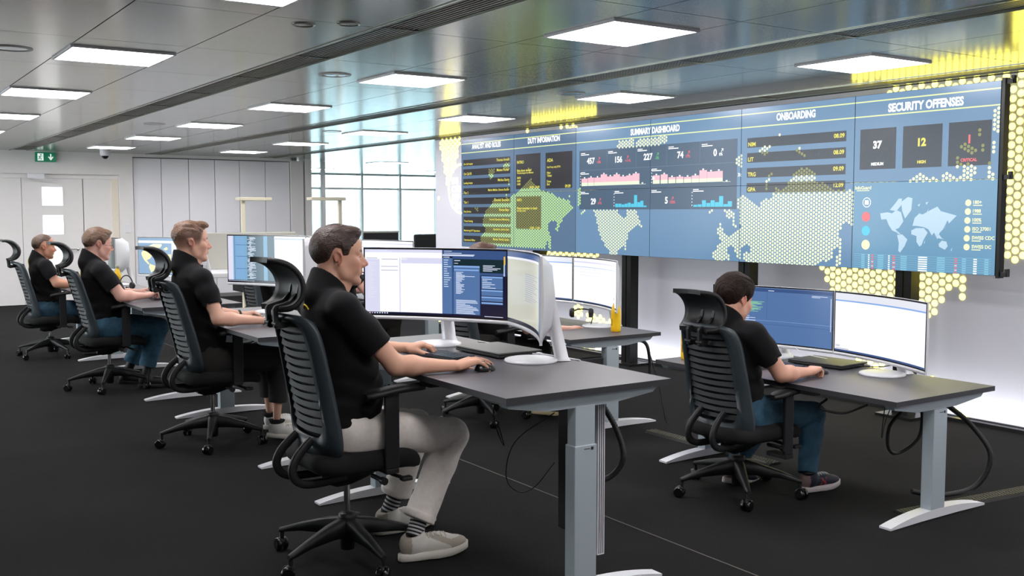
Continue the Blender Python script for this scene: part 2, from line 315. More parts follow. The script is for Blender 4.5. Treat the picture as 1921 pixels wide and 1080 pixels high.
# round ceiling fixtures
ringm = mat('downlight_ring', (214, 214, 210), .4)
for n, (x, y, lab) in enumerate(((.93, 6.61, 'round recessed downlight at the far left edge of the ceiling'), (2.97, 6.63, 'round recessed downlight beside the slatted grille, nearest in the middle'), (5.02, 6.61, 'round flush ceiling ring beside the perforated grille near the screens'),
                    (2.99, 11.42, 'small distant round ceiling fixture left of the middle light row'), (5.02, 11.31, 'small distant round ceiling fixture in the bright glare'), (2.05, 4.95, 'flat round ceiling speaker cover, left one of the pair near the slatted grille'), (2.23, 4.80, 'flat round ceiling speaker cover, right one of the pair near the slatted grille'))):
    t = thing('ceiling_downlight' if n < 5 else 'ceiling_speaker', lab, 'ceiling fixture', (x, y, CEIL))
    rr = .115 if n < 5 else .06
    q = MB(); q.lathe([(rr * .8, -.001), (rr * .82, -.007), (rr, -.004), (rr * 1.01, .001)], (0, 0, 0), ringm if n < 5 else cm, 32); q.build('ring', t)
    q = MB(); q.lathe([(rr * .02, -.004), (rr * .5, -.004), (rr * .8, -.003)], (0, 0, 0), mat('downlight_lens', (120, 140, 150), .1, .5) if n < 5 else cm, 32); q.build('lens', t)
# walls
def wall(name, c, d, m=wallm):
    q = MB(); q.box(c, d, m); return struct(q.build(name))
wall('wall_left', (X0 - .05, (Y0 + 9.0) / 2, CEIL / 2), (.1, 9.0 - Y0, CEIL + .1))
for n in range(6):   # assumed tall windows further along the left side, outside the frame, added for daylight
    o = bpy.data.objects.new('window_%d' % (n + 20), None); COL.objects.link(o); o['kind'] = 'structure'; o.location = (X0, 9.0 + n * 1.4333, 0)
    f = MB(); f.box((0, .03, CEIL / 2), (.08, .06, CEIL), M_['silver'])
    for z in (.05, CEIL - .05): f.box((0, .72, z), (.08, 1.4, .1), M_['silver'])
    f.build('window_frame', o)
wall('wall_rear', ((X0 + XW) / 2, Y0 - .05, CEIL / 2), (XW - X0, .1, CEIL + .1))
# far wall with double door and cupboard fronts
q = MB()
dx0, dx1, dz = 1.30, 4.02, 2.09
q.box(((X0 + dx0) / 2, YB + .1, CEIL / 2), (dx0 - X0, .2, CEIL + .06), wallm)
q.box(((dx0 + dx1) / 2, YB + .1, (dz + CEIL) / 2 + .015), (dx1 - dx0, .2, CEIL - dz + .03), wallm)
q.box(((dx1 + 4.24) / 2, YB + .1, CEIL / 2), (4.24 - dx1, .2, CEIL + .06), wallm)
q.box(((dx0 + 7.24) / 2, YB + .32, CEIL / 2), (7.24 - dx0, .04, CEIL + .06), wallm)
struct(q.build('wall_far'))
# door
def doorleaf(n, xa, xb, wins, handle):
    t = bpy.data.objects.new('door_%d' % n, None); COL.objects.link(t); t['kind'] = 'structure'; t.location = (xa, YB + .13, 0)
    L = MB(); wd = xb - xa
    zs = [(z0, z1) for z0, z1 in wins]
    if wins:
        wx0, wx1 = .29, .61
        L.box((wx0 / 2, 0, dz / 2 - .03), (wx0 - .006, .05, dz - .08), wallm); L.box(((wx1 + wd) / 2, 0, dz / 2 - .03), (wd - wx1 - .006, .05, dz - .08), wallm)
        cur = .01
        for z0, z1 in wins + [(dz - .07, 9)]:
            L.box(((wx0 + wx1) / 2, 0, (cur + z0) / 2), (wx1 - wx0 + .006, .05, z0 - cur), wallm); cur = z1
    else: L.box((wd / 2, 0, dz / 2 - .03), (wd - .006, .05, dz - .08), wallm)
    L.build('leaf', t)
    for z0, z1 in wins:
        p = MB(); p.box(((wx0 + wx1) / 2, .0, (z0 + z1) / 2), (wx1 - wx0 + .01, .012, z1 - z0 + .01), mat('lit_frosted_glass', (240, 240, 240), .4, emit=(255, 253, 250), es=.8)); p.build('pane', t)
        p = MB()
        for xx in (wx0, wx1): p.box((xx, -.028, (z0 + z1) / 2), (.014, .008, z1 - z0 + .02), wallg)
        for zz in (z0, z1): p.box(((wx0 + wx1) / 2, -.028, zz), (wx1 - wx0, .008, .014), wallg)
        p.build('window_trim', t)
    if handle:
        h = MB(); h.tube([(wd - .10, -.03, .88), (wd - .10, -.075, .88), (wd - .22, -.075, .88)], .010, M_['chrome']); h.sph((wd - .10, -.03, .88), .024, M_['chrome'], sc3=(1, .4, 1)); h.build('handle', t)
doorleaf(1, 1.66, 2.56, [], False)
doorleaf(2, 2.56, 3.47, [(.60, .94), (1.12, 1.44), (1.58, 1.89)], True)
q = MB(); q.box((3.70, YB + .13, dz / 2 - .03), (.44, .05, dz - .08), wallm); q.box((1.48, YB + .13, dz / 2 - .03), (.34, .05, dz - .08), wallm); q.box(((dx0 + dx1) / 2, YB + .12, dz - .035), (dx1 - dx0, .09, .07), wallm)
q.box((3.965, YB + .11, dz / 2 - .03), (.10, .1, dz - .06), mat('cream_frame', (222, 214, 198), .6)); struct(q.build('trim_1'))
t = thing('door_closer', 'pale metal door closer box with arm above the grey double door', 'door closer', (2.83, YB - .0, 2.05))
q = MB(); q.box((-.07, -.03, .0), (.24, .06, .075), M_['white'], bev=.006); q.build('body', t)
q = MB(); q.tube([(-.1, -.05, -.04), (.24, -.06, -.05)], .010, M_['silver']); q.build('arm', t)
# cupboards
cx = [4.25, 4.71, 5.17, 5.62, 6.06, 6.53, 6.99]
q = MB(); q.box((5.62, YB + .14, CEIL - .025), (2.78, .27, .05), wallm); q.box((7.12, YB + .14, CEIL / 2 - .02), (.24, .28, CEIL - .04), wallm); q.box((5.62, YB + .15, .03), (2.78, .24, .06), seamm)
struct(q.build('trim_2'))
for i in range(6):
    t = thing('cupboard', 'tall plain white cupboard door on the far wall, %s right of the double door' % ['first', 'second', 'third', 'fourth', 'fifth', 'sixth'][i], 'cupboard', ((cx[i] + cx[i + 1]) / 2, YB + .02, 0), 0, 'tall white cupboards')
    wd = cx[i + 1] - cx[i]
    c = MB(); c.box((0, .16, 1.22), (wd - .004, .22, 2.32), seamm); c.build('body', t)
    c = MB(); c.box((0, .02, 1.222), (wd - .010, .022, 2.315), wallg); c.build('door', t)
# exit sign
t = thing('exit_sign', 'green emergency exit sign with running figure and down arrow above the door', 'exit sign', (2.905, YB - .03, 2.35))
gm = mat('sign_green', (0, 110, 78), .4, emit=(0, 110, 78), es=.35); wm = mat('sign_white', (235, 245, 240), .4, emit=(235, 245, 240), es=.6)
q = MB(); q.box((0, 0, 0), (.30, .04, .15), gm, bev=.003); q.build('panel', t)
q = MB(); yv = -.022
q.box((-.075, yv, 0), (.085, .003, .11), wm)
def arrowpoly(dx, m): 
    q.prism([(dx - .008, .05), (dx + .008, .05), (dx + .008, -.01), (dx + .032, .012), (dx + .038, .0), (dx, -.05), (dx - .038, .0), (dx - .032, .012), (dx - .008, -.01)], yv - .003, yv, m, 'y')
arrowpoly(.075, wm)
f = -.075
for pts, r in ((((f - .002, 0, .014), (f - .012, 0, -.012)), .008), (((f - .012, 0, -.012), (f + .010, 0, -.024), (f + .006, 0, -.045)), .006), (((f - .012, 0, -.012), (f - .022, 0, -.032), (f - .036, 0, -.036)), .006), (((f, 0, .012), (f + .018, 0, .008), (f + .026, 0, .022)), .0045), (((f, 0, .012), (f - .02, 0, .012), (f - .028, 0, -.004)), .0045)):
    q.tube([(p[0], yv - .004, p[2]) for p in pts], r, gm, 6)
q.sph((f + .006, yv - .004, .034), .011, gm)
q.build('pictogram', t)
# dome camera
t = thing('dome_camera', 'white dome security camera with a black lens bubble hanging under the ceiling near the door', 'camera', (3.66, 16.9, CEIL))
q = MB(); q.lathe([(.075, 0), (.078, -.03), (.072, -.075), (.05, -.085)], (0, 0, 0), M_['white']); q.build('housing', t)
q = MB(); q.lathe([(.055, -.07), (.052, -.095), (.035, -.122), (.008, -.132)], (0, 0, 0), M_['blackg']); q.build('lens_dome', t)
t = tag((lambda q: (q.box((4.14, YB - .006, 1.21), (.08, .012, .15), M_['white'], bev=.003), q.build('light_switch'))[1])(MB()), 'white light switch plate on the wall between door and cupboards', 'switch')
# ---- region beyond: glazed facade
glass = mat('window_glass', (235, 250, 252), .02, trans=1.0, spec=.5)
glass.node_tree.nodes['Principled BSDF'].inputs['IOR'].default_value = 1.02
glassl = mat('window_glass_lower', (150, 162, 164), .05, trans=1.0); glassl.node_tree.nodes['Principled BSDF'].inputs['IOR'].default_value = 1.02
mull = mat('mullion_grey', (236, 242, 244), .5)
pitch = 1.10; xs = [7.05 + pitch * k for k in range(9)]
for n in range(8):
    o = bpy.data.objects.new('window_%d' % (n + 1), None); COL.objects.link(o); o['kind'] = 'structure'; o.location = (xs[n], Y1, 0)
    f = MB()
    f.box((0, 0, 1.23), (.06, .12, 2.46), mull)
    for z in (.03, 2.07, 2.43): f.box((pitch / 2, 0, z), (pitch - .06, .08, .05), mull)
    f.build('window_frame', o)
    p = MB(); p.box((pitch / 2, 0, 1.05), (pitch - .06, .012, 1.99), glassl); p.build('pane', o)
    p = MB(); p.box((pitch / 2, 0, 2.25), (pitch - .06, .012, .31), glass); p.build('pane', o)
wall('wall_right', (X1 + .05 - .15, (YE + Y1) / 2, CEIL / 2), (.1, Y1 - YE, CEIL + .1))
wall('wall_behind_screens', (XW + 4.6, YE - .15, CEIL / 2), (9.0, .1, CEIL + .1))
q = MB(); q.box((7.34, (YB + Y1) / 2, CEIL / 2), (.12, Y1 - YB, CEIL), wallm); struct(q.build('wall_passage'))
q = MB(); q.box((7.97, 18.4, CEIL / 2), (.07, .07, CEIL), mull); struct(q.build('trim_3'))
# pale building across the street
t = thing('office_building', 'pale glass office building seen through the windows outside', 'building', (14, 40, -6))
q = MB(); q.box((0, 4, 9), (44, 8, 18), mat('building_pale', (226, 238, 242), .6)); q.build('facade', t)
q = MB()
for k in range(56): q.box((-21.6 + k * .78, -.1, 9), (.10 if k % 3 else .3, .25, 18), mat('fin_white', (240, 246, 248), .6))
q.build('fins', t)
q = MB()
for k in range(6): q.box((0, -.03, 1.2 + k * 3), (44, .06, 1.3), mat('building_band', (196, 224, 230), .5))
q.build('window_band', t)
# ---------------------------------------------------------------- backlit map wall
lit = mat('backlit_panel', (206, 206, 214), .35, emit=(200, 202, 214), es=.15, spec=.4)
q = MB(); q.box((XW + .06, (YE + Y0) / 2, 1.2215), (.12, YE - Y0, 2.443), lit)
q.box((XW + .0, (YE + Y0) / 2, CEIL - .003), (.02, YE - Y0, .006), mat('black_trim', (12, 12, 12), .5))
q.box((XW + .05, (YE + Y0) / 2, .008), (.14, YE - Y0, .016), mat('black_trim', (12, 12, 12), .5))
struct(q.build('wall_map'))
def inside(poly, y, z):
    c = False; n = len(poly); j = n - 1
    for i in range(n):
        yi, zi = poly[i]; yj, zj = poly[j]
        if (zi > z) != (zj > z) and y < (yj - yi) * (z - zi) / (zj - zi) + yi: c = not c
        j = i
    return c
def hexpts(poly, s):
    y0 = min(p[0] for p in poly); y1 = max(p[0] for p in poly); z0 = min(p[1] for p in poly); z1 = max(p[1] for p in poly)
    out = []; h = s * .866
    for i in range(int(y0 / h) - 1, int(y1 / h) + 2):
        for j in range(int(z0 / s) - 2, int(z1 / s) + 2):
            y = i * h; z = (j + (.5 if i % 2 else 0)) * s
            if inside(poly, y, z): out.append((round(y, 4), round(z, 4)))
    return out
def disc(mb, x, y, z, r, m, n=10):
    mb.add([(x, y + r * math.cos(2 * PI * k / n), z + r * math.sin(2 * PI * k / n)) for k in range(n)], [tuple(range(n))[::-1]], m)
dotm = mat('glowing_dot', (240, 235, 160), .4, emit=(255, 240, 96), es=5.0)
VW['wdots'] += [[(3.76, 1.15), (5.25, 1.15), (5.25, 2.37), (3.76, 2.37)], [(8.5, 1.3), (9.7, 1.3), (9.7, 2.37), (8.5, 2.37)]]   # the map is assumed to go on behind the screens
q = MB(); seen = set()
for poly in VW['wdots']:
    for p in hexpts(poly, .063):
        if p in seen or p[1] < .02 or p[1] > 2.43 or p[0] > YE - .03: continue
        seen.add(p); disc(q, XW - .003, p[0], p[1], .0235, dotm, 12)
# assumed part of the map hidden behind the screens still glows onto the ceiling
# added fill panels over the window area, brightening its dim mullions
for n, (x, y) in enumerate(((9.2, 14.6), (9.2, 18.1), (9.2, 21.6), (12.0, 14.6), (12.0, 18.1), (12.0, 21.6))):
    t = thing('ceiling_light', 'white glowing ceiling panel over the window area, %s of the %s file' % (['nearest', 'middle', 'furthest'][n % 3], 'left' if n < 3 else 'right'), 'ceiling light', (x, y, CEIL), 0, 'ceiling panels over the window area')
    d = MB(); d.box((0, 0, .002), (.60, .60, .012), diff); d.build('diffuser', t)
    f = MB()
    for s_ in (-1, 1): f.box((s_ * .308, 0, .002), (.014, .63, .02), M_['white']); f.box((0, s_ * .308, .002), (.60, .014, .02), M_['white'])
    f.build('frame', t)
# assumed slim floor washer, added to light the foot of the lit wall
t = thing('wall_washer', 'slim floor light strip along the foot of the backlit map wall', 'light strip', (XW - .13, (YE + Y0) / 2, 0))
q_ = MB(); q_.box((0, 0, .012), (.05, YE - Y0 - .2, .024), mat('black_trim', (12, 12, 12), .5)); q_.build('housing', t)
la = bpy.data.lights.new('washer_lamp', 'AREA'); la.shape = 'RECTANGLE'; la.size = YE - Y0 - .4; la.size_y = .03; la.energy = 30; la.color = (.93, .96, 1.0)
lo_ = bpy.data.objects.new('washer_lamp', la); COL.objects.link(lo_); lo_.parent = t; lo_.location = (.0, 0, .03)
_d = Vector((.55, 0, .84)); lo_.rotation_euler = (Matrix((Vector((0, 1, 0)), (-_d).cross(Vector((0, 1, 0))), -_d)).transposed()).to_euler()
# round emblem at the left end
rc, rr = (11.26, 1.785), .30
ringp = [(XW - .004, rc[0] + (rr + d) * math.cos(a), rc[1] + (rr + d) * math.sin(a)) for d in (0, .022) for a in [2 * PI * k / 48 for k in range(48)]]
q.add(ringp, [(k, (k + 1) % 48, 48 + (k + 1) % 48, 48 + k) for k in range(48)], dotm)
o = q.build('map_dots'); tag(o, 'glowing yellow dots forming a world map on the backlit wall', 'wall map', kind='stuff')
q = MB(); em_w = mat('emblem_white', (250, 250, 250), .4, emit=(255, 255, 255), es=1.6)
for k, s_ in enumerate(('ISG', 'CYB', 'DEF', 'CEN')):
    vs, fs, tw, th = text_polys(s_, .03); sc_ = .085 / th
    q.add([(XW - .005, 11.49 - v[0] * sc_, 1.93 - k * .105 - .0 + (v[1] - th) * sc_) for v in vs], fs, em_w)
tag(q.build('wall_lettering'), 'white lettering inside the glowing ring left of the screens', 'lettering')
# ================================================================ VIDEO WALL  12 displays, 6 columns x 2 rows
XS = 6.30; MW = 1.1207; MH = .630; YR = 3.731; ZM = 1.708
def em(name, col, s=1.0): return emis('screen_' + name, col, s)
SC = dict(blue=em('blue', (104, 142, 178), .92), blued=em('blue_deep', (86, 116, 148), .9), bluel=em('blue_light', (106, 156, 190), .9), dark=em('dark', (46, 56, 70), .8), blk=em('near_black', (34, 34, 42), .8),
          slate=em('slate', (70, 96, 122), .85), line=em('line', (232, 246, 172), .95), white=em('white', (250, 253, 255), 1.15), yel=em('yellow', (236, 226, 90), 1.), red=em('red', (235, 105, 110), 1.), pink=em('pink', (245, 182, 196), 1.05),
          lg=em('pale_green', (222, 240, 205), 1.05), cy=em('cyan', (72, 196, 226), 1.), map=em('map', (190, 218, 238), .92), dot=em('map_dot', (236, 244, 204), .98), dotg=em('map_dot_green', (196, 236, 146), .95),
          dotk=em('map_dot_dim', (150, 152, 84), .8), cream=em('cream', (240, 240, 190), 1.05), green=em('green', (90, 200, 120), 1.), tbl=em('table', (130, 190, 215), 1.), gl=em('grid_line', (96, 126, 152), .9))
units = {}
bez_m = mat('display_bezel', (18, 24, 30), .4)
for c_ in range(6):
    for r in range(2):
        yc = YR + (5 - c_ + .5) * MW - 0; yc = YR + c_ * MW + MW / 2
        zc = ZM + (MH + .002) / 2 * (1 if r else -1)
        colname = ['rightmost', 'second from right', 'third from right', 'third from left', 'second from left', 'leftmost'][c_]
        what = {(0, 1): 'with the title SECURITY OFFENSES and counters 37, 12 and 1', (0, 0): 'with a small light blue world map and coloured icons', (1, 1): 'with the title ONBOARDING and dated dark bars', (1, 0): 'filled with a dense dotted map of Asia',
                (2, 1): 'with pink bars and counters 227, 74 and 0', (2, 0): 'with counter 5 and cyan bars, mostly plain blue', (3, 1): 'with pink bars and counters 457 and 156', (3, 0): 'with counter 29 and a dotted map of North America',
                (4, 1): 'with the title DUTY INFORMATION and two dark boxes', (4, 0): 'with a dark box and green dotted map', (5, 1): 'with the title ANALYST AND ROLES and dark rows', (5, 0): 'lower left, with dark rows over a dotted map'}[(c_, r)]
        t = thing('video_wall_display', 'large blue wall display ' + what, 'display', (XS, yc, zc), 0, 'displays of the video wall')
        q = MB(); q.box((.055, 0, 0), (.09, MW - .004, MH - .002), bez_m); q.box((.006, 0, 0), (.010, MW - .003, MH - .001), bez_m); q.build('casing', t)
        units[(c_, r)] = dict(t=t, lay={})
def putpoly(layer, m, pts, hh):
    """pts (y,z) on the wall, clipped into each display"""
    y0 = min(p[0] for p in pts); y1 = max(p[0] for p in pts); z0 = min(p[1] for p in pts); z1 = max(p[1] for p in pts)
    for (c_, r), U in units.items():
        a0 = YR + c_ * MW + .0025; a1 = a0 + MW - .005; b0 = ZM + (0 if r else -MH) + .0015; b1 = b0 + MH - .003
        if y1 < a0 or y0 > a1 or z1 < b0 or z0 > b1: continue
        P = pts
        if y0 < a0 or y1 > a1 or z0 < b0 or z1 > b1:
            for ax, lim, sg in ((0, a0, 1), (0, a1, -1), (1, b0, 1), (1, b1, -1)):
                N = []
                for i in range(len(P)):
                    A, B = P[i], P[(i + 1) % len(P)]; da = (A[ax] - lim) * sg; db = (B[ax] - lim) * sg
                    if da >= 0: N.append(A)
                    if (da >= 0) != (db >= 0):
                        tt = da / (da - db); N.append((A[0] + (B[0] - A[0]) * tt, A[1] + (B[1] - A[1]) * tt))
                P = N
                if len(P) < 3: break
            if len(P) < 3: continue
        mb = U['lay'].setdefault(layer, MB()); zc = ZM + MH / 2 * (1 if r else -1); yc = YR + c_ * MW + MW / 2
        zc = ZM + (MH + .002) / 2 * (1 if r else -1)
        ar = sum(P[i][0] * P[(i + 1) % len(P)][1] - P[(i + 1) % len(P)][0] * P[i][1] for i in range(len(P)))
        if ar > 0: P = P[::-1]
        mb.add([(-.0005 - hh * .0006, p[0] - yc, p[1] - zc) for p in P], [tuple(range(len(P)))], m)
def rect(layer, m, y0, z0, y1, z1, hh): putpoly(layer, m, [(y0, z0), (y1, z0), (y1, z1), (y0, z1)], hh)
def wtext(s, yc, zc, h, m, hh=4, align='c', wd=None, bold=.02):
    vs, fs, tw, th = text_polys(s, bold); k = h / th; kx = (wd / tw) if wd else k
    off = {'c': tw * kx / 2, 'l': 0, 'r': tw * kx}[align]
    for f in fs: putpoly('text', m, [(yc + off - vs[i][0] * kx, zc + (vs[i][1] - th / 2) * k) for i in f], hh)
YL = YR + 6 * MW
for c_ in range(6):
    for r in range(2):
        m = SC['blued'] if c_ >= 4 else (SC['bluel'] if (c_, r) == (0, 0) else SC['blue'])
        rect('picture', m, YR + c_ * MW, ZM - MH if not r else ZM, YR + (c_ + 1) * MW, ZM if not r else ZM + MH + .002, 0)
for z in (2.289, 2.183): rect('title_lines', SC['line'], YR, z - .0045, YL, z + .0045, 1)
for (s_, (y, z)), wd in zip(VW['title'], VW['title_w']): wtext(s_, y, z - .004, .062, SC['white'], 3, wd=wd, bold=.045)
# analyst rows
rows = ['On Call Analyst', 'On Call IR', 'Leading Analyst', 'Tier 2', 'Tier 1', 'Duty Service', 'Threat Hunting', 'Monitoring & IT Operations', 'Operational Officer']
rr_ = ['Thomas Arnold', 'Matteo Hunter', 'Markus Sturm', 'Marko Mahler, Simone Bucher', 'Dominik Baumann', 'Florian Baur', 'Security Operations Monitoring', 'Operations, Service Desk', 'Manuel, Patrick, Sandra']
for k in range(9):
    zt = 2.103 - k * .1118
    rect('panels', SC['blk'], 10.41, zt - .076, 9.405, zt, 1)
    wtext(rows[k], 10.395, zt - .054, .030, SC['yel'], 3, 'l', bold=.015); wtext(rr_[k], 9.425, zt - .030, .030, SC['yel'], 3, 'r', bold=.015)
d = VW['dbox']
for k in range(3):
    rect('panels', SC['blk'], d[2 * k][0], d[2 * k + 1][1], d[2 * k + 1][0], d[2 * k][1], 1)
wtext('INTRO', 9.27, 2.03, .032, SC['yel'], 3, 'l'); wtext('Bitte daran denken!', 9.27, 1.94, .026, SC['yel'], 3, 'l'); wtext('Wochenrapport am Montag', 9.27, 1.91, .026, SC['yel'], 3, 'l')
for k, s_ in enumerate(('08:00', '10:00', '14:00')): wtext(s_, 9.27, 1.86 - k * .034, .024, SC['yel'], 3, 'l')
wtext('08.09 - 10.09', 8.845, 1.755, .026, SC['yel'], 3, 'r')
wtext('ADA', 8.71, 2.03, .036, SC['yel'], 3, 'l'); wtext('Use Proxy only DTN', 8.71, 1.955, .026, SC['yel'], 3, 'l')
for k, s_ in enumerate(('New', 'Ticket', '', 'Done', 'End')):
    if s_: wtext(s_, 8.71, 1.90 - k * .03, .024, SC['yel'], 3, 'l')
wtext('09.09', 8.30, 1.755, .032, SC['yel'], 3, 'r')
wtext('INFO', 9.27, 1.62, .030, SC['yel'], 3, 'l'); wtext('Please remember to check', 9.27, 1.53, .026, SC['yel'], 3, 'l'); wtext('the duty roster', 9.27, 1.50, .026, SC['yel'], 3, 'l'); wtext('10.09 - 11.09', 8.84, 1.318, .026, SC['yel'], 3, 'r')
# summary panel
s0, s1 = VW['spanel'][:2]
rect('panels', SC['slate'], s0[0], 1.515, s1[0], 2.10, 1)
for y in (7.72, 7.29, 6.87, 6.45): rect('panels', SC['gl'], y - .002, 1.905, y + .002, 2.1, 2)
rect('panels', SC['gl'], 6.03, 1.902, 8.155, 1.906, 2); rect('panels', SC['gl'], 7.095, 1.515, 7.099, 1.902, 2)
for y in (7.62, 6.55): rect('panels', SC['gl'], y - .002, 1.52, y + .002, 1.70, 2)
pc = {'457': ('+8%', 'red'), '156': ('+11%', 'red'), '227': ('-3%', 'green'), '74': ('17%', 'red'), '0': ('0%', 'white'), '29': ('61%', 'red'), '5': ('150%', 'red')}
for s_, (y, z) in VW['num']:
    wtext(s_, y, z, .062, SC['white'], 3, bold=.035)
    wv = .05 * len(s_) / 2 + .01
    wtext(pc[s_][0], y - wv - .012, z - .016, .026, SC[pc[s_][1]], 3, 'l')
    yy = y - wv - .045
    for seg in ([(yy + .012, z + .004), (yy + .008, z + .000), (yy - .012, z + .026), (yy - .008, z + .030)], [(yy + .006, z + .031), (yy + .006, z + .026), (yy - .014, z + .026), (yy - .014, z + .031)], [(yy - .010, z + .031), (yy - .010, z + .010), (yy - .015, z + .010), (yy - .015, z + .031)]):
        putpoly('text', SC[pc[s_][1]], seg, 3)
for y, z in ((8.13, 2.075), (7.70, 2.075), (7.27, 2.075), (6.85, 2.075), (6.43, 2.075), (8.13, 1.885), (7.07, 1.885), (8.13, 1.69), (7.60, 1.69), (7.07, 1.69), (6.53, 1.69)):
    rect('text', SC['white'], y - .07, z - .007, y, z, 3); rect('text', SC['white'], y - .13, z - .022, y, z - .014, 3)
for key, ww, mm in (('pink1', .098, 'pink'), ('pink2', .092, 'pink'), ('cy1', .043, 'cy'), ('cy2', .048, 'cy')):
    L = VW[key]; base = 1.748 if 'pink' in key else 1.536
    for y, z in L[:-2] if 'pink' in key else L[:-3]:
        rect('charts', SC[mm], y - ww, base, y, z, 2)
        if 'pink' in key:
            rect('charts', SC['lg'], y - ww, base, y, base + min(.032, (z - base)), 3); rect('text', SC['white'], y - ww * .5 - .01, z + .002, y - ww * .5 + .01, z + .014, 3)
    if 'pink' in key: wtext('3k', L[0][0] - 1.05, 1.80, .03, SC['white'], 3, 'l')
    for k in range(5): rect('text', SC['white'], L[0][0] + .012, base + .01 + k * .028, L[0][0] + .022, base + .018 + k * .028, 3)
# onboarding
for k, (nm, dt) in enumerate((('NIM', '08.09'), ('LIT', '08.09'), ('TRG', '09.09'), ('GPA', '12.09'))):
    zt = 2.095 - k * .1222
    rect('panels', SC['dark'], 5.905, zt - .079, 4.925, zt, 1)
    wtext(nm, 5.893, zt - .052, .034, SC['yel'], 3, 'l', bold=.03); wtext(dt, 4.94, zt - .034, .034, SC['yel'], 3, 'r', bold=.03)
# security
sb = VW['sbox']
for k in range(3): rect('panels', SC['dark'], sb[2 * k][0], 1.80, sb[2 * k + 1][0], 2.092, 1)
for s_, (y, z) in VW['snum']:
    big = s_.isdigit()
    m = SC['white'] if s_ in ('37', 'MEDIUM') else SC['yel'] if s_ in ('12', 'HIGH') else SC['red']
    wtext(s_, y, z, .058 if big else .022, m, 3, bold=.05)
# lower right picture
for pl in VW['world']: putpoly('charts', SC['map'], pl, 2)
for (y, z), m in zip(VW['icons'], ('white', 'red', 'cy', 'cream')):
    putpoly('charts', SC[m], [(y + .036 * math.cos(a), z + .036 * math.sin(a)) for a in [k * PI / 12 for k in range(24)]], 2)
y, z = VW['icons'][0]
putpoly('charts', SC['bluel'], [(y + .031 * math.cos(a), z + .031 * math.sin(a)) for a in [k * PI / 12 for k in range(24)]], 3)
rect('text', SC['white'], y - .017, z - .016, y + .017, z + .016, 4)
for s_, (y, z) in VW['facts']:
    putpoly('charts', SC['cream'], [(y + .022 * math.cos(a), z + .022 * math.sin(a)) for a in [k * PI / 10 for k in range(20)]], 2)
    wtext(s_, y - .036, z + .004, .024, SC['cream'], 3, 'l', bold=.03)
    rect('text', SC['cream'], y - .10, z - .020, y - .036, z - .014, 3)
wtext('InfoGuard', VW['logo'][0], VW['logo'][1], .026, SC['cream'], 3, bold=.03); rect('text', SC['cream'], VW['logo'][0] - .055, VW['logo'][1] - .024, VW['logo'][0] + .055, VW['logo'][1] - .018, 3)
ty0, ty1 = 4.83, 3.76
for k in range(7): rect('panels', SC['tbl'], ty1, 1.185 - k * .0155, ty0, 1.187 - k * .0155, 2)
rnd = random.Random(3)
for cx_, wd, m in ((4.75, .03, 'tbl'), (4.70, .012, 'white'), (4.67, .018, 'red'), (4.60, .05, 'tbl'), (4.53, .014, 'white'), (4.49, .022, 'red'), (4.41, .05, 'tbl'), (4.26, .07, 'white'), (4.12, .06, 'tbl'), (4.01, .018, 'red'), (3.95, .03, 'tbl'), (3.87, .025, 'white'), (3.79, .03, 'tbl')):
    for k in range(7):
        if m == 'red' and k % 2 and k > 1: mm = 'pink'
        else: mm = m
        rect('text', SC[mm], cx_ - wd / 2, 1.175 - k * .0155, cx_ + wd / 2, 1.183 - k * .0155, 3)
# dots of the map drawn on the screens
darks = [(9.405, 10.41, 2.103 - k * .1118 - .076, 2.103 - k * .1118) for k in range(9)] + [(d[2 * k + 1][0], d[2 * k][0], d[2 * k + 1][1], d[2 * k][1]) for k in range(3)] + [(4.925, 5.905, 2.095 - k * .1222 - .079, 2.095 - k * .1222) for k in range(4)] + [(sb[2 * k + 1][0], sb[2 * k][0], 1.80, 2.092) for k in range(3)]
seen = set()
for poly in VW['dots']:
    for p in hexpts(poly, .0292):
        if p in seen: continue
        seen.add(p); y, z = p
        dk = any(a < y < b and c < z < e for a, b, c, e in darks)
        m = SC['dotk'] if dk else (SC['dotg'] if y > 8.1 else SC['dot'])
        putpoly('map_dots', m, [(y + .0122 * math.cos(PI * k / 4 + .2), z + .0122 * math.sin(PI * k / 4 + .2)) for k in range(8)], 2.5 if not dk else 2.2)
for U in units.values():
    for nm, mb in U['lay'].items():
        o = mb.build(nm, U['t'])
        if nm == 'map_dots' or nm == 'text': o['kind'] = 'stuff'
# side rail with brackets at the right end, posts to the floor
rail = mat('rail_dark', (26, 27, 26), .4, .5)
t = thing('screen_side_rail', 'dark upright metal rail with small clamps along the right edge of the video wall', 'rail', (XS + .03, YR - .014, 0))
q = MB(); q.box((.0, 0, ZM), (.06, .022, MH * 2 + .03), rail); q.build('rail', t)
for z in (ZM + MH - .01, ZM + .01, ZM - MH + .01):
    q = MB(); q.box((.0, -.035, z), (.04, .04, .03), M_['black']); q.box((.0, -.05, z + .012), (.03, .02, .05), M_['black']); q.build('clamp', t)
for n, y in enumerate((7.58, 6.045, 4.505, 9.1)):
    t = thing('screen_post', 'black double post under the video wall, %s' % ['beside the yellow bottle on the middle desk', 'behind the dark-haired person at the right desk', 'rightmost, behind the white-screened monitor', 'behind the near desk monitors'][n], 'post', (XS + .185, y, 0), 0, 'video wall posts')
    q = MB()
    for s_ in (-1, 1): q.box((0, s_ * .036, 1.0), (.10, .060, 2.0), rail)
    q.build('upright', t)
    q = MB(); q.box((.02, 0, .01), (.30, .30, .02), rail); q.build('foot_plate', t)
q = MB()
for z in (1.25, 2.15): q.box((XS + .112, (YR + YL) / 2, z), (.018, YL - YR - .1, .05), rail)
tag(q.build('mounting_rail'), 'dark horizontal rails carrying the video wall displays on their backs', 'rail')
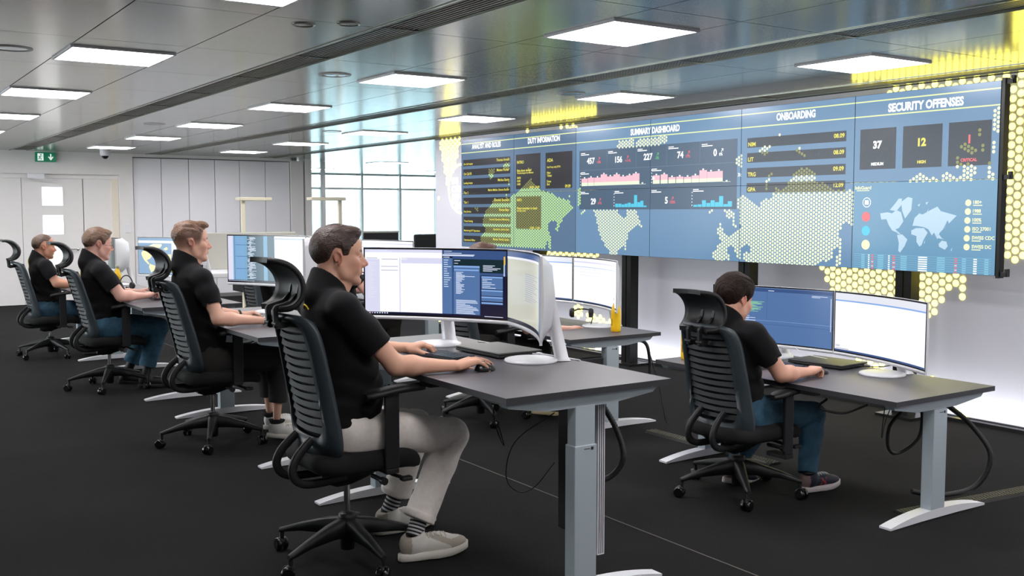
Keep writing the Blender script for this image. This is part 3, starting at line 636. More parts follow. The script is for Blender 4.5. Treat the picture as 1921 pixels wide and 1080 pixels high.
# ================================================================ FURNITURE
# ---------------------------------------------------------------- office chair (hub at origin, faces +X)
def back_prof(z):
    P = [(.45, -.160), (.52, -.163), (.60, -.172), (.70, -.188), (.80, -.207), (.90, -.226), (1.00, -.246), (1.06, -.264), (1.095, -.292)]
    if z <= P[0][0]: return P[0][1]
    for (a, xa), (b, xb) in zip(P, P[1:]):
        if z <= b: return xa + (xb - xa) * (z - a) / (b - a)
    return P[-1][1]
def back_hw(z):
    t = (z - .47) / (1.09 - .47); w_ = .232 - .030 * t
    if z < .56: w_ *= (1 - ((.56 - z) / .11) ** 3 * .45)
    return w_
def back_pt(u, z, off=0.):
    """u -1..1 across"""
    hw = back_hw(z); return (back_prof(z) + .050 * abs(u) ** 2.2 - off, u * hw, z)
def make_chair():
    t = thing('office_chair', 'placeholder', 'chair')
    bm_, bf = M_['black'], M_['blackf']
    # five-star base
    base = bpy.data.objects.new('base', None); COL.objects.link(base); base.parent = t
    q = MB()
    for k in range(5):
        a = 2 * PI * k / 5; ca, sa = math.cos(a), math.sin(a)
        R0 = []; secs = [(.02, .030, .105, .185), (.10, .026, .110, .172), (.22, .019, .105, .140), (.318, .014, .088, .108), (.332, .010, .086, .104)]
        rows = []
        for r, hw, z0, z1 in secs:
            rows.append([(r * ca - y * sa, r * sa + y * ca, z) for y, z in ((-hw, z0), (-hw * .9, z1 - .006), (-hw * .5, z1), (hw * .5, z1), (hw * .9, z1 - .006), (hw, z0))])
        q.grid(rows, bm_, True, True); q.add(rows[-1], [(0, 1, 2, 3, 4, 5)], bm_)
    q.lathe([(.012, .04), (.030, .045), (.034, .17), (.040, .185), (.036, .20), (.018, .205)], (0, 0, 0), bm_)
    ob = q.build('star', base)
    for k in range(5):
        a = 2 * PI * k / 5; c = MB(); cc = (.322 * math.cos(a), .322 * math.sin(a), 0)
        an = a + .9
        c.tube([(cc[0], cc[1], .09), (cc[0], cc[1], .05)], .010, bm_)
        ox, oy = math.cos(an), math.sin(an)
        for s_ in (-1, 1):
            p0 = Vector((cc[0] + ox * s_ * .006 + oy * .012, cc[1] + oy * s_ * .006 - ox * .012, .029)); p1 = p0 + Vector((ox, oy, 0)) * s_ * .020
            c.tube([p0, p0 + (p1 - p0) * .7, p1], [.029, .029, .023], M_['blackg'], 18)
        c.sph((cc[0] + oy * .006, cc[1] - ox * .006, .042), .022, bm_, sc3=(1, 1, .9))
        c.build('caster', base)
    q = MB(); q.lathe([(.0135, .18), (.0135, .35)], (0, 0, 0), M_['chrome'], 20); q.lathe([(.024, .30), (.030, .36), (.034, .37)], (0, 0, 0), bm_); q.build('gas_column', t)
    q = MB()   # mechanism : boat shaped housing
    rows = []
    for x, hw, z0, z1 in ((-.10, .03, .315, .36), (-.06, .055, .30, .385), (.0, .07, .305, .40), (.10, .075, .335, .405), (.17, .06, .375, .41)):
        rows.append([(x, -hw, z1), (x, -hw, (z0 + z1) / 2), (x, -hw * .6, z0), (x, hw * .6, z0), (x, hw, (z0 + z1) / 2), (x, hw, z1)])
    q.grid(rows, bm_, True, True); q.add(rows[0][::-1], [(0, 1, 2, 3, 4, 5)], bm_); q.add(rows[-1], [(0, 1, 2, 3, 4, 5)], bm_)
    q.build('mechanism', t)
    q = MB(); q.tube([(.10, -.07, .38), (.12, -.20, .365), (.14, -.255, .36)], .008, bm_); q.box((.15, -.262, .358), (.05, .035, .018), bm_, bev=.006); q.build('lever', t)
    q = MB(); q.tube([(.04, -.17, .365), (.04, -.27, .365)], .010, bm_); q.tube([(.04, -.262, .365), (.04, -.285, .365)], .016, M_['darkmetal'], 14); q.build('tension_knob', t)
    # seat pad
    q = MB(); rows = []
    for i in range(13):
        a = i / 12; z = [.400, .392, .396, .410, .425, .440, .452, .462, .468, .471, .472, .472, .472][i]; ins = [.09, .05, .02, .004, 0, 0, .004, .012, .026, .05, .09, .16, .235][i]
        row = []
        for k in range(40):
            th = 2 * PI * k / 40; c_, s_ = math.cos(th), math.sin(th); e = .42
            x = .03 + (.245 - ins) * math.copysign(abs(c_) ** e, c_); y = (.245 - ins) * math.copysign(abs(s_) ** e, s_)
            zz = z - max(0, x - .14) ** 2 * 2.0
            row.append((x, y, zz))
        rows.append(row)
    q.grid(rows, bf, True, True); q.add(rows[-1], [tuple(range(40))], bf); q.add(rows[0][::-1], [tuple(range(40))], bf)
    q.box((.02, 0, .395), (.30, .28, .02), bm_); q.build('seat', t)
    # back support loops
    for s_ in (-1, 1):
        q = MB(); pts = bez([(-.190, s_ * .080, .560), (-.225, s_ * .082, .530), (-.262, s_ * .086, .490), (-.280, s_ * .088, .445), (-.266, s_ * .088, .402), (-.220, s_ * .085, .378), (-.130, s_ * .08, .375), (-.03, s_ * .06, .380)], 5)
        vs = []
        for i, p in enumerate(pts):
            a = Vector(pts[max(i - 1, 0)]); b_ = Vector(pts[min(i + 1, len(pts) - 1)]); tn = (b_ - a).normalized(); nrm = Vector((tn.z, 0, -tn.x))
            p = Vector(p); hh = .017; hw = .011
            vs.append([tuple(p + nrm * a1 * hh + Vector((0, a2 * hw, 0))) for a1, a2 in ((-1, -.6), (-.6, -1), (.6, -1), (1, -.6), (1, .6), (.6, 1), (-.6, 1), (-1, .6))])
        q.grid(vs, M_['chairp'] if False else bm_, True, True); q.add(vs[0][::-1], [tuple(range(8))], bm_); q.add(vs[-1], [tuple(range(8))], bm_); q.build('back_support', t)
    # back frame : outline band
    q = MB(); out = []
    zs0, zs1 = .455, 1.085
    N = 64; path = []
    for k in range(N):
        th = 2 * PI * k / N; c_, s_ = math.cos(th), math.sin(th); e = .30
        u = math.copysign(abs(c_) ** e, c_); v = math.copysign(abs(s_) ** e, s_)
        z = (zs0 + zs1) / 2 + v * (zs1 - zs0) / 2
        path.append((u, z))
    rows = []
    for u, z in path:
        iu = u * .74; iz = .5 * (zs0 + zs1) + (z - .5 * (zs0 + zs1)) * .91
        if z < .6: iz += .085
        a = Vector(back_pt(u, z, 0)); b_ = Vector(back_pt(iu, iz, 0))
        rows.append([tuple(a + Vector((.004, 0, 0))), tuple(a + Vector((-.014, 0, 0))), tuple((a + b_) / 2 + Vector((-.034, 0, 0))), tuple(b_ + Vector((-.026, 0, 0))), tuple(b_ + Vector((-.002, 0, 0))), tuple((a + b_) / 2 + Vector((.010, 0, 0)))])
    rows.append(rows[0]); q.grid(rows, M_['chairp'], True, True); q.build('back_frame', t)
    # backrest : louvred shell with cushion mesh in front
    q = MB(); nz = 13
    for k in range(nz):
        za = .590 + k * (.455 / nz); zb = za + .455 / nz
        rows = []
        for j in range(15):
            u = -.74 + 1.48 * j / 14; gap = .006 + .010 * (1 - (u / .74) ** 2)
            a = back_pt(u, za, .016); b_ = back_pt(u, zb - gap, .006)
            rows.append([a, b_, (b_[0] + .005, b_[1], b_[2]), (a[0] + .005, a[1], a[2])])
        q.grid(rows, M_['chairm'], False, True)
    q.build('backrest', t)
    q = MB(); rows = []
    for j in range(20):
        z = .50 + .56 * j / 19; rows.append([back_pt(-.86 + 1.72 * i / 12, z, -.006) for i in range(13)])
    rows2 = []
    q.grid(rows, bf, True)
    rows2 = [[(p[0] + .014, p[1] * .98, p[2]) for p in r] for r in rows]; q.grid([r[::-1] for r in rows2], bf, True)
    for j in range(19):
        for e_ in (0, 12): q.add([rows[j][e_], rows[j + 1][e_], rows2[j + 1][e_], rows2[j][e_]], [(0, 1, 2, 3)], bf)
    q.build('back_mesh', t)
    # headrest
    q = MB(); C_ = [(-.345, 1.302), (-.305, 1.298), (-.262, 1.280), (-.228, 1.245), (-.212, 1.205), (-.214, 1.165), (-.232, 1.132), (-.262, 1.112), (-.300, 1.106)]
    C_ = [(p[0], p[2]) for p in bez([(x, 0, z) for x, z in C_], 3)]
    rows = []; nC = len(C_)
    for i, (x, z) in enumerate(C_):
        a = C_[max(i - 1, 0)]; b_ = C_[min(i + 1, nC - 1)]; tx, tz = b_[0] - a[0], b_[1] - a[1]; l = math.hypot(tx, tz); nx, nz_ = -tz / l, tx / l
        f_ = i / (nC - 1); hw = .140 * (1 - .30 * abs(2 * f_ - 1) ** 5); th = .011
        row = []
        for j in range(13):
            u = -1 + j / 6; cx_ = .030 * u * u
            row.append((x + nx * th - cx_, u * hw, z + nz_ * th))
        for j in range(13):
            u = 1 - j / 6; cx_ = .030 * u * u
            row.append((x - nx * th - cx_, u * hw, z - nz_ * th))
        rows.append(row)
    q.grid(rows, bm_, True, True)
    for e_ in (0, -1): q.add(rows[e_], [(j, j + 1, 24 - j, 25 - j) for j in range(12)], bm_)
    q.build('headrest', t)
    for s_ in (-1, 1):
        q = MB(); rows = []
        y0_, y1_ = s_ * .040 - .008, s_ * .040 + .008
        q.prism([(-.224, 1.205), (-.232, 1.165), (-.262, 1.135), (-.325, 1.118), (-.334, 1.105), (-.330, 1.030), (-.318, 1.022), (-.272, 1.028), (-.268, 1.048), (-.306, 1.050), (-.312, 1.058), (-.312, 1.092), (-.302, 1.102), (-.256, 1.112), (-.226, 1.135), (-.212, 1.17)], y0_, y1_, bm_, 'y')
        q.tube([(-.322, s_ * .02, 1.045), (-.322, s_ * .062, 1.045)], .010, bm_, 12); q.build('headrest_bracket', t)
    # armrests
    for s_ in (-1, 1):
        q = MB(); q.box((.085, s_ * .262, .570), (.065, .020, .325), bm_, bev=.006); q.box((.08, s_ * .215, .40), (.06, .13, .022), bm_, bev=.004); q.build('armrest', t)
        ar = [o for o in t.children if o.name.startswith('armrest')][-1]
        p = MB(); rows = []
        for i in range(11):
            f_ = i / 10; x = -.03 + .27 * f_; hw = .045 * (1 - abs(2 * f_ - 1) ** 6 * .6); zt = .738 + .022 * f_ - .010 * (2 * f_ - 1) ** 2; zb = zt - .026
            rows.append([(x, s_ * .255 - hw, (zt + zb) / 2), (x, s_ * .255 - hw * .8, zb), (x, s_ * .255 + hw * .8, zb), (x, s_ * .255 + hw, (zt + zb) / 2), (x, s_ * .255 + hw * .8, zt), (x, s_ * .255 - hw * .8, zt)])
        p.grid(rows, bm_, True, True); p.add(rows[0][::-1], [tuple(range(6))], bm_); p.add(rows[-1], [tuple(range(6))], bm_); p.build('arm_pad', ar)
    return t
chair0 = make_chair(); used = [False]
def place_chair(x, y, star, label, dseat=0., dback=0., dhead=0., darm=0., rz=0., tilt=0.):
    if not used[0]: t = chair0; used[0] = True
    else: t = copy_tree(chair0)
    t.location = (x, y, 0); t.rotation_euler = (0, 0, rz); t['label'] = label; t['category'] = 'chair'; t['group'] = 'black office chairs with headrests'
    for ch in t.children:
        nm = ch.name.split('.')[0]
        if nm == 'base': ch.rotation_euler = (0, 0, R_(star) - rz)
        elif nm in ('seat', 'mechanism', 'lever', 'tension_knob', 'gas_column'): ch.location.z = dseat
        elif nm in ('back_frame', 'backrest', 'back_mesh', 'headrest', 'headrest_bracket'):
            a = -R_(tilt); px, pz = -.16, .47; ch.rotation_euler = (0, a, 0); ca, sa = math.cos(a), math.sin(a)
            ch.location = (px - (ca * px + sa * pz), 0, pz - (-sa * px + ca * pz) + dback + (dhead if nm[:4] == 'head' else 0))
        elif nm == 'back_support': ch.location.z = dback * .6
        elif nm == 'armrest': ch.location.z = dseat + darm
    return t
place_chair(1.81, 3.97, 56, 'black high-back office chair of the man in pale trousers, nearest chair', .03, 0)
place_chair(2.02, 6.48, 32, 'black high-back office chair of the man with short cropped hair and white shoes', .02, -.0, -.015, tilt=4)
place_chair(1.935, 9.0, 32, 'black high-back office chair of the man wearing glasses', -.01, -.045, 0, tilt=5)
place_chair(1.865, 11.35, 2, 'black high-back office chair of the man furthest left', -.04, -.085, 0, -.03, tilt=4)
place_chair(3.97, 3.75, 17, 'black high-back office chair seen from behind at the right desk', -.075, -.155, -.05, -.085, tilt=1)
place_chair(3.86, 6.15, 40, 'black high-back office chair mostly hidden behind the near desk monitors', -.06, -.10, -.02)
place_chair(3.88, 8.50, 20, 'black high-back office chair of the person hidden behind the nearest man', -.05, -.06, 0)
place_chair(3.80, 10.25, 60, 'black high-back office chair of the distant person below the blue log screen', -.05, -.10, -.10)

# ---------------------------------------------------------------- sit-stand desk (front left... origin: floor under centre of desktop)
DW = .80
def make_desk(x0, yc, z, L, label, seen=True):
    t = thing('standing_desk', label, 'desk', (x0 + DW / 2, yc, 0), 0, 'height adjustable desks')
    q = MB(); q.box((0, 0, z - .0125), (DW, L, .025), M_['desktop']); o = q.build('desktop', t)
    q2 = MB()
    for s_ in (-1, 1): q2.box((0, s_ * (L / 2 + .0006), z - .0125), (DW + .002, .0012, .0245), M_['deskedge']); q2.box((s_ * (DW / 2 + .0006), 0, z - .0125), (.0012, L, .0245), M_['deskedge'])
    e = q2.build('edge_band', o)
    for s_ in (-1, 1):
        y = s_ * (L / 2 - .055)
        q = MB(); zt = z - .0252
        q.prism([(-.385, zt), (-.37, zt - .022), (-.20, zt - .050), (.12, zt - .050), (.33, zt - .026), (.36, zt)], y - .025, y + .025, M_['deskleg'], 'y'); q.build('side_beam', t)
        q = MB(); ht = min(.60, z - .078) - .035; q.box((-.015, y, .035 + ht / 2), (.108, .062, ht), M_['deskleg'], bev=.003)
        c = q.build('column', t)
        q = MB(); q.box((-.015, y, z - .19), (.096, .052, .24), M_['deskleg'], bev=.003); q.build('inner_column', c)
        q = MB(); q.box((.015, y - .0315, ht + .02), (.012, .001, .012), M_['black']); q.box((-.01, y - .0315, ht + .02), (.028, .001, .003), M_['darkmetal']); q.build('maker_mark', c)
        q = MB(); pr = []
        for i in range(17): f_ = -1 + i / 8; pr.append((f_ * .385, .012 + .036 * (1 - abs(f_) ** 2.2)))
        pr2 = [(.385, .002), (.15, .006), (-.15, .006), (-.385, .002)]
        q.prism(pr + pr2, y - .032, y + .032, M_['silver'], 'y'); q.build('foot', t)
    q = MB(); q.box((.0, 0, z - .045), (.06, L - .16, .035), M_['deskleg']); q.box((.18, 0, z - .06), (.16, L * .55, .06), M_['black']); q.build('cable_tray', t)
    q = MB(); q.box((.02, 0, z - .06), (.05, .11, .02), M_['black'], bev=.003) if False else q.box((-.37, -.30, z - .036), (.05, .09, .018), M_['black'], bev=.003); q.build('height_switch', t)
    return t
N_Z, M2_Z, M3_Z, M4_Z, R_Z, F_Z = .825, .775, .745, .69, .618, .645
make_desk(2.005, 3.935, N_Z, 1.83, 'grey-legged standing desk nearest to the camera with two curved monitors')
make_desk(2.02, 6.53, M2_Z, 1.83, 'standing desk at which the man with white shoes rests his arms')
make_desk(2.01, 9.08, M3_Z, 1.83, 'standing desk at which the man with glasses sits')
make_desk(2.01, 11.65, M4_Z, 1.83, 'standing desk furthest left in front of the double door')
make_desk(4.065, 3.685, R_Z, 1.65, 'low standing desk on the right in front of the map wall')
make_desk(4.065, 6.20, F_Z, 1.70, 'standing desk in the second row carrying a yellow bottle, lit yellow underneath')
make_desk(4.065, 8.75, .69, 1.80, 'standing desk behind the nearest man, almost hidden')
make_desk(4.065, 10.62, .70, 1.80, 'standing desk in the second row furthest back, almost hidden')

# ---------------------------------------------------------------- curved monitor
MWd, MHt, MR = .80, .355, 1.9
def mon_pt(u, z, off=0.):
    s = (.5 - u) * MWd; a = s / MR
    return (-(MR - MR * math.cos(a)) * 1.0 + off, MR * math.sin(a), z)
scrm = emis('mon_dark_edge', (20, 24, 34), .3)
def make_monitor(x, y, zdesk, zb, rz, label, content, lit=True, wt=MWd, R=None):
    """x,y = centre of the chord at screen front; rz = turn about z"""
    global MWd, MR
    MWd0, MR0 = MWd, MR; MWd = wt; MR = R or MR
    t = thing('curved_monitor', label, 'monitor', (x, y, zdesk), rz, 'curved desk monitors')
    z0 = zb - zdesk; z1 = z0 + MHt; n = 24
    sg = MR - MR * math.cos(MWd / 2 / MR)
    def P(u, z, off): p = mon_pt(u, z, off); return (p[0] + sg * .5, p[1], p[2])
    q = MB()      # shell: bulged back
    rows = []
    for i in range(n + 1):
        u = i / n; th = .012 + .072 * max(0, 1 - (2 * u - 1) ** 2) ** .7
        zm = (z0 + z1) / 2
        rows.append([P(u, z0, .002), P(u, z1, .002), P(u, z1, .012), P(u, z1 - .05, th * .85 + .004), P(u, zm, th + .006), P(u, z0 + .05, th * .85 + .004), P(u, z0, .012)])
    q.grid(rows, M_['silver'], True, True); q.add(rows[0][::-1], [tuple(range(7))], M_['silver']); q.add(rows[-1], [tuple(range(7))], M_['silver'])
    # chin strip in silver
    rows = [[P(i / n, z0 - .012, .000), P(i / n, z0 + .006, -.001), P(i / n, z0 + .006, .012), P(i / n, z0 - .012, .012)] for i in range(n + 1)]
    q.grid(rows, M_['silver'], True, True); q.add(rows[0][::-1], [(0, 1, 2, 3)], M_['silver']); q.add(rows[-1], [(0, 1, 2, 3)], M_['silver'])
    q.build('housing', t)
    q = MB(); rows = [[P(i / n, z0 + .004, .0008), P(i / n, z1 - .001, .0008)] for i in range(n + 1)]
    q.grid([r[::-1] for r in rows], M_['blackg'], True); q.build('bezel', t)
    sc_ = MB(); ha = z0 + .014; hb = z1 - .010; ua, ub = .010, .990; ww = (hb - ha)
    def put(m, u0, v0, u1, v1, ly=1):
        k = max(1, int(abs(u1 - u0) * 16)); rows = []
        for i in range(k + 1):
            u = u0 + (u1 - u0) * i / k; uu = ua + (ub - ua) * u
            rows.append([P(uu, ha + ww * v1, -.0006 * ly), P(uu, ha + ww * v0, -.0006 * ly)])
        (sc_ if ly == 0 else ui).grid(rows, m, True)
    def putp(m, pts, ly=2): ui.add([P(ua + (ub - ua) * u, ha + ww * v, -.0006 * ly) for u, v in pts], [tuple(range(len(pts)))], m)
    def ptext(s_, u, v, h, m, ly=3):
        vs, fs, tw, th = text_polys(s_, .02); k = h / th
        for f in fs: putp(m, [(u + vs[i][0] * k * ww / (MWd * .98), v + vs[i][1] * k) for i in f][::1], ly)
    ui = MB()
    content(put, putp, ptext)
    sc_.build('screen', t)
    if ui.f: o = ui.build('screen_picture', t); o['kind'] = 'stuff'
    # stand
    q = MB(); q.lathe([(.118, 0), (.122, .004), (.118, .012), (.100, .016), (.02, .017)], (.02, 0, 0), M_['silver'], 40); q.build('stand_base', t)
    q = MB(); zt = (z0 + z1) / 2 + .04; zt = max(zt, z0 + .12)
    rows = []
    for f_, xx, hw, hd in ((0, .165, .034, .034), (.05, .160, .027, .027), (.5, .125, .025, .025), (1., .085, .025, .028)):
        z = .002 + f_ * (zt - .002); rows.append([(xx - hd, -hw, z), (xx + hd, -hw, z), (xx + hd, hw, z), (xx - hd, hw, z)])
    q.grid(rows, M_['silver'], True, True); q.add(rows[-1], [(0, 1, 2, 3)], M_['silver'])
    q.box((.13, 0, .006), (.09, .060, .011), M_['silver'], bev=.003); q.build('stand_neck', t)
    MWd, MR = MWd0, MR0
    return t
E_ = lambda n, c, s=1.: emis('mon_' + n, c, s)
mw = E_('white', (246, 247, 255), .98); mwg = E_('white_grey', (226, 228, 238), .95); ml = E_('lavender', (214, 214, 238), .95); mb = E_('blue', (88, 122, 174), .82); mbd = E_('blue_dark', (60, 88, 140), .8)
mbl = E_('blue_light', (132, 170, 226), .95); mk = E_('navy', (24, 26, 56), .7); mt = E_('teal_dark', (22, 48, 58), .7); mgr = E_('line_grey', (150, 152, 180), .8); mtx = E_('text_pale', (220, 230, 250), 1.); mo = E_('orange', (250, 190, 60), 1.)
mlog = E_('log_blue', (122, 170, 204), .9); mlogd = E_('log_teal', (78, 112, 128), .8); msea = E_('map_sea', (96, 142, 182), .9); mland = E_('map_land', (232, 222, 160), .95); mgn = E_('code_green', (140, 200, 160), .95); mpk = E_('code_pink', (220, 170, 190), .95)
myel = E_('page_beige', (206, 206, 190), .8); mgy = E_('off_grey', (108, 116, 116), .5)
def lines(put, m, u0, u1, v0, v1, n, seed, h=.006, ly=3, ragged=.6, hang=0.):
    r = random.Random(seed)
    for i in range(n):
        v = v1 - (v1 - v0) * i / max(1, n - 1); e = u0 + (u1 - u0) * (1 - ragged * r.random()); s_ = u0 + hang * (u1 - u0) * r.random()
        put(m, s_, v - h / 2, e, v + h / 2, ly)
def c_N1(put, putp, ptext):
    put(mw, 0, 0, .535, 1, 0); put(mbd, .535, 0, 1, 1, 0)
    put(ml, 0, .955, .535, 1, 1); put(mw, 0, .885, .535, .955, 1); put(ml, 0, 0, .10, .85, 1); put(ml, .235, 0, .243, .87, 1); put(ml, .25, .79, .535, .875, 2); put(mwg, .25, .84, .29, .87, 3)
    put(mgr, .01, .86, .085, .868, 2); put(mgr, .115, .845, .225, .853, 2); put(mgr, .11, .735, .225, .742, 2); put(mgr, .11, .675, .225, .682, 2); lines(put, mwg, .02, .08, .25, .80, 30, 4, .006, 2)
    put(mk, 0, 0, 1, .035, 2)
    for k in range(9): put(mtx if k != 2 else mpk, .01 + k * .017, .010, .019 + k * .017, .026, 3)
    lines(put, mtx, .02, .20, .965, .985, 2, 9, .007, 3)
    put(mbd, .535, .94, 1, 1, 1); put(mb, .535, .035, .605, .88, 1); put(mk, .535, .88, .61, .905, 2); ptext('DOSSIERS', .545, .884, .018, mtx); lines(put, mtx, .55, .68, .955, .985, 2, 2, .008, 3); lines(put, mtx, .54, .78, .918, .932, 2, 3, .01, 3, .2)
    lines(put, mtx, .548, .60, .45, .85, 13, 5, .009, 3)
    put(mt, .615, .67, .99, .87, 2); put(mtx, .622, .84, .665, .85, 3); put(mtx, .622, .80, .65, .808, 3)
    put(mb, .618, .035, .805, .77, 3); put(mbl, .618, .745, .805, .77, 4); put(mbl, .622, .695, .80, .715, 4)
    lines(put, mtx, .635, .70, .35, .67, 22, 7, .007, 5); lines(put, mtx, .635, .77, .60, .61, 1, 7, .007, 5, 0); lines(put, mtx, .635, .80, .05, .25, 12, 8, .008, 5)
    put(mk, .81, .035, 1, .63, 3)
    for v0, v1 in ((.43, .62), (.33, .42), (.25, .32), (.205, .235)): put(mb, .818, v0, .975, v1, 4); put(mbl, .818, v1 - .02, .975, v1, 5)
    lines(put, mtx, .825, .93, .45, .58, 6, 11, .008, 6, .7); lines(put, mtx, .83, .96, .70, .78, 5, 12, .008, 4, .7); put(mo, .982, .80, .992, .92, 3); put(mtx, .982, .45, .988, .80, 3)
    lines(put, mtx, .84, .98, .012, .022, 1, 13, .008, 3, .1)
def c_N2(put, putp, ptext):
    put(myel, 0, 0, 1, 1, 0); put(mbd, 0, .93, 1, 1, 1); put(mk, 0, 0, 1, .035, 1); put(mb, .82, .035, .98, .93, 1); put(mwg, 0, .90, .82, .93, 1); lines(put, mgr, .35, .8, .35, .72, 14, 21, .006, 2)
def c_log(put, putp, ptext):
    put(mlogd, 0, 0, .56, 1, 0); put(mw, .56, 0, 1, 1, 0); put(mlog, 0, .03, .22, 1, 1); put(ml, 0, .03, .06, 1, 2); put(mbd, .075, .03, .078, 1, 3)
    r = random.Random(5)
    for i in range(60): v = .97 - i * .0153; put(mtx, .22 + .04 * r.random(), v - .004, .26 + .07 * r.random(), v + .004, 3)
    for i in range(60): v = .97 - i * .0153; put(mwg, .01, v - .003, .05, v + .003, 4)
    for i in range(60): v = .97 - i * .0153; put(mbl, .09, v - .003, .19, v + .003, 4)
    for v in (.80, .55, .28): put(mbd, .09, v, .24, v + .008, 5)
    put(ml, .56, .93, 1, .97, 1); put(mbl, .57, .94, .98, .955, 2); put(mwg, .56, .94, .565, 1, 2); put(mlog, .42, .03, .47, 1, 1); put(mk, 0, 0, .56, .035, 4)
    for k in range(20): put(mtx, .01 + k * .015, .012, .018 + k * .015, .024, 5)
def c_white(put, putp, ptext):
    put(mw, 0, 0, 1, 1, 0); put(mbl, 0, .86, 1, .885, 1); put(mbd, 0, 0, 1, .03, 1); lines(put, mgr, .01, .06, .08, .10, 2, 3, .008, 2); lines(put, mgr, .01, .14, .032, .045, 1, 3, .01, 2, 0)
    put(mwg, 0, .885, 1, 1, 1)
def c_plain(put, putp, ptext):
    put(mw, 0, 0, 1, 1, 0); put(ml, 0, .90, 1, .93, 1); put(mbl, 0, .80, 1, .81, 1); lines(put, ml, .1, .9, .62, .76, 3, 3, .006, 2); put(mbd, 0, 0, 1, .02, 1)
def c_code(put, putp, ptext):
    put(mb, 0, 0, 1, 1, 0); put(mbd, 0, .93, 1, 1, 1); put(mbl, 0, .995, 1, 1, 2); put(mbl, 0, .395, 1, .40, 1); put(mbd, 0, .33, 1, .335, 1); put(mbd, .44, .40, .442, .93, 1); put(mtx, .45, .945, .50, .955, 2)
    lines(put, mgn, .18, .42, .56, .74, 16, 31, .009, 2, .6, .15); lines(put, mpk, .14, .32, .44, .53, 8, 33, .009, 2, .6, .2); lines(put, mtx, .12, .35, .86, .89, 3, 34, .009, 2); lines(put, mtx, .13, .40, .36, .47, 8, 35, .008, 2, .7, .2); lines(put, mtx, .82, .99, .88, .90, 2, 36, .008, 2); put(mtx, .985, .3, .99, .88, 2)
    lines(put, mtx, .03, .30, .20, .28, 4, 38, .007, 2)
def c_map(put, putp, ptext):
    put(msea, 0, 0, 1, 1, 0); put(mwg, .0, .86, 1, .93, 1); put(mw, .52, 0, 1, .90, 1)
    putp(mland, [(.04, .58), (.07, .66), (.16, .70), (.24, .68), (.26, .58), (.20, .50), (.17, .42), (.12, .38), (.16, .28), (.14, .26), (.08, .38), (.05, .50)]); putp(mland, [(.12, .74), (.22, .84), (.36, .84), (.34, .74), (.24, .70)]); putp(mland, [(.16, .28), (.26, .22), (.24, .10), (.18, .04), (.15, .18)]); putp(mland, [(.38, .70), (.44, .76), (.46, .70), (.42, .66)]); putp(mland, [(.40, .55), (.51, .56), (.51, .20), (.46, .10), (.40, .34)])
    put(mtx, .20, .78, .36, .81, 3); put(mtx, .26, .60, .34, .66, 3)
def c_off(put, putp, ptext): put(mgy, 0, 0, 1, 1, 0)
def mpair(joint, thL, thR, zd, zb, labL, cL, labR, cR):
    jx, jy = joint
    for th, sg, lab, cc in ((thL, 1, labL, cL), (thR, -1, labR, cR)):
        if lab is None: continue
        a = R_(th); dx, dy = -math.sin(a), sg * math.cos(a); cx_, cy_ = jx + dx * .406, jy + dy * .406
        make_monitor(cx_, cy_, zd, zb, sg * a, lab, cc)
mpair((2.75, 4.10), 35, 24, N_Z, .960, 'large curved monitor facing the nearest man, mail window left and blue dashboard right', c_N1, 'curved white monitor seen almost edge-on at the right of the near desk', c_N2)
mpair((2.75, 6.60), 23, 24, M2_Z, .975, 'curved monitor with blue log lines and a white page left of the nearest man', c_log, 'curved monitor mostly hidden behind the head of the nearest man', c_plain)
mpair((2.75, 9.10), 25, 24, M3_Z, .905, 'curved monitor showing a blue and yellow world map', c_map, 'curved monitor hidden behind the head of the man with cropped hair, white stand visible', c_plain)
mpair((4.80, 3.79), 14, 18, R_Z, .690, 'curved monitor with blue code editor in front of the dark-haired person', c_code, 'curved monitor with blank white page at the right end of the low desk', c_white)
mpair((4.80, 6.26), 14, 15, F_Z, .795, 'curved white-screened monitor in the second row, left of the pair behind the yellow bottle', c_white, 'curved pale monitor directly behind the yellow bottle', c_plain)
mpair((4.80, 8.85), 14, 15, .69, .85, 'curved monitor hidden behind the large dashboard monitor, left one', c_plain, None, None)
make_monitor(2.60, 11.62, M4_Z, .850, R_(-7), 'curved monitor with dark screen beside the head of the man with glasses, glossy white back', c_off, wt=.80, R=.75)
# ================================================================ SMALL THINGS ON THE DESKS
def bottle(x, y, z, label):
    yb = mat('bottle_yellow', (246, 198, 20), .38)
    t = thing('water_bottle', label, 'bottle', (x, y, z), 0, 'yellow water bottles')
    q = MB(); q.lathe([(.030, 0), (.0345, .004), (.0355, .02), (.0355, .135), (.033, .155), (.026, .180), (.018, .203), (.0155, .215), (.0155, .222)], (0, 0, 0), yb, 28); q.build('body', t)
    q = MB(); q.lathe([(.016, .220), (.018, .222), (.018, .244), (.015, .249), (.004, .250)], (0, 0, 0), mat('bottle_cap', (176, 172, 160), .35, .3), 24); q.build('cap', t)
    q = MB(); q.tube([(-.0362, 0, .045), (-.0362, .0, .095)], .003, mat('bottle_print', (150, 120, 30), .5), 6); q.build('print', t)
    return t
bottle(4.62, 5.55, F_Z, 'yellow metal bottle on the middle desk in front of a white monitor')
bottle(4.22, 4.41, R_Z, 'yellow bottle half hidden behind the chair at the right desk')
bottle(2.47, 11.0, M4_Z, 'yellow bottle left of the headset near the man with glasses')
def keyboard(x, y, z, rz, label):
    t = thing('keyboard', label, 'keyboard', (x, y, z), rz, 'keyboards'); kb = mat('key_dark', (52, 60, 70), .45)
    q = MB(); q.box((0, 0, .006), (.135, .42, .010), M_['darkmetal'], bev=.003); q.build('case', t)
    q = MB()
    for i in range(6):
        for j in range(19): q.box((.055 - i * .0215, -.197 + j * .0219, .014), (.018, .0185, .006), kb)
    q.build('keys', t); return t
keyboard(2.34, 4.12, N_Z, R_(8), 'dark slim keyboard under the left hand of the nearest man')
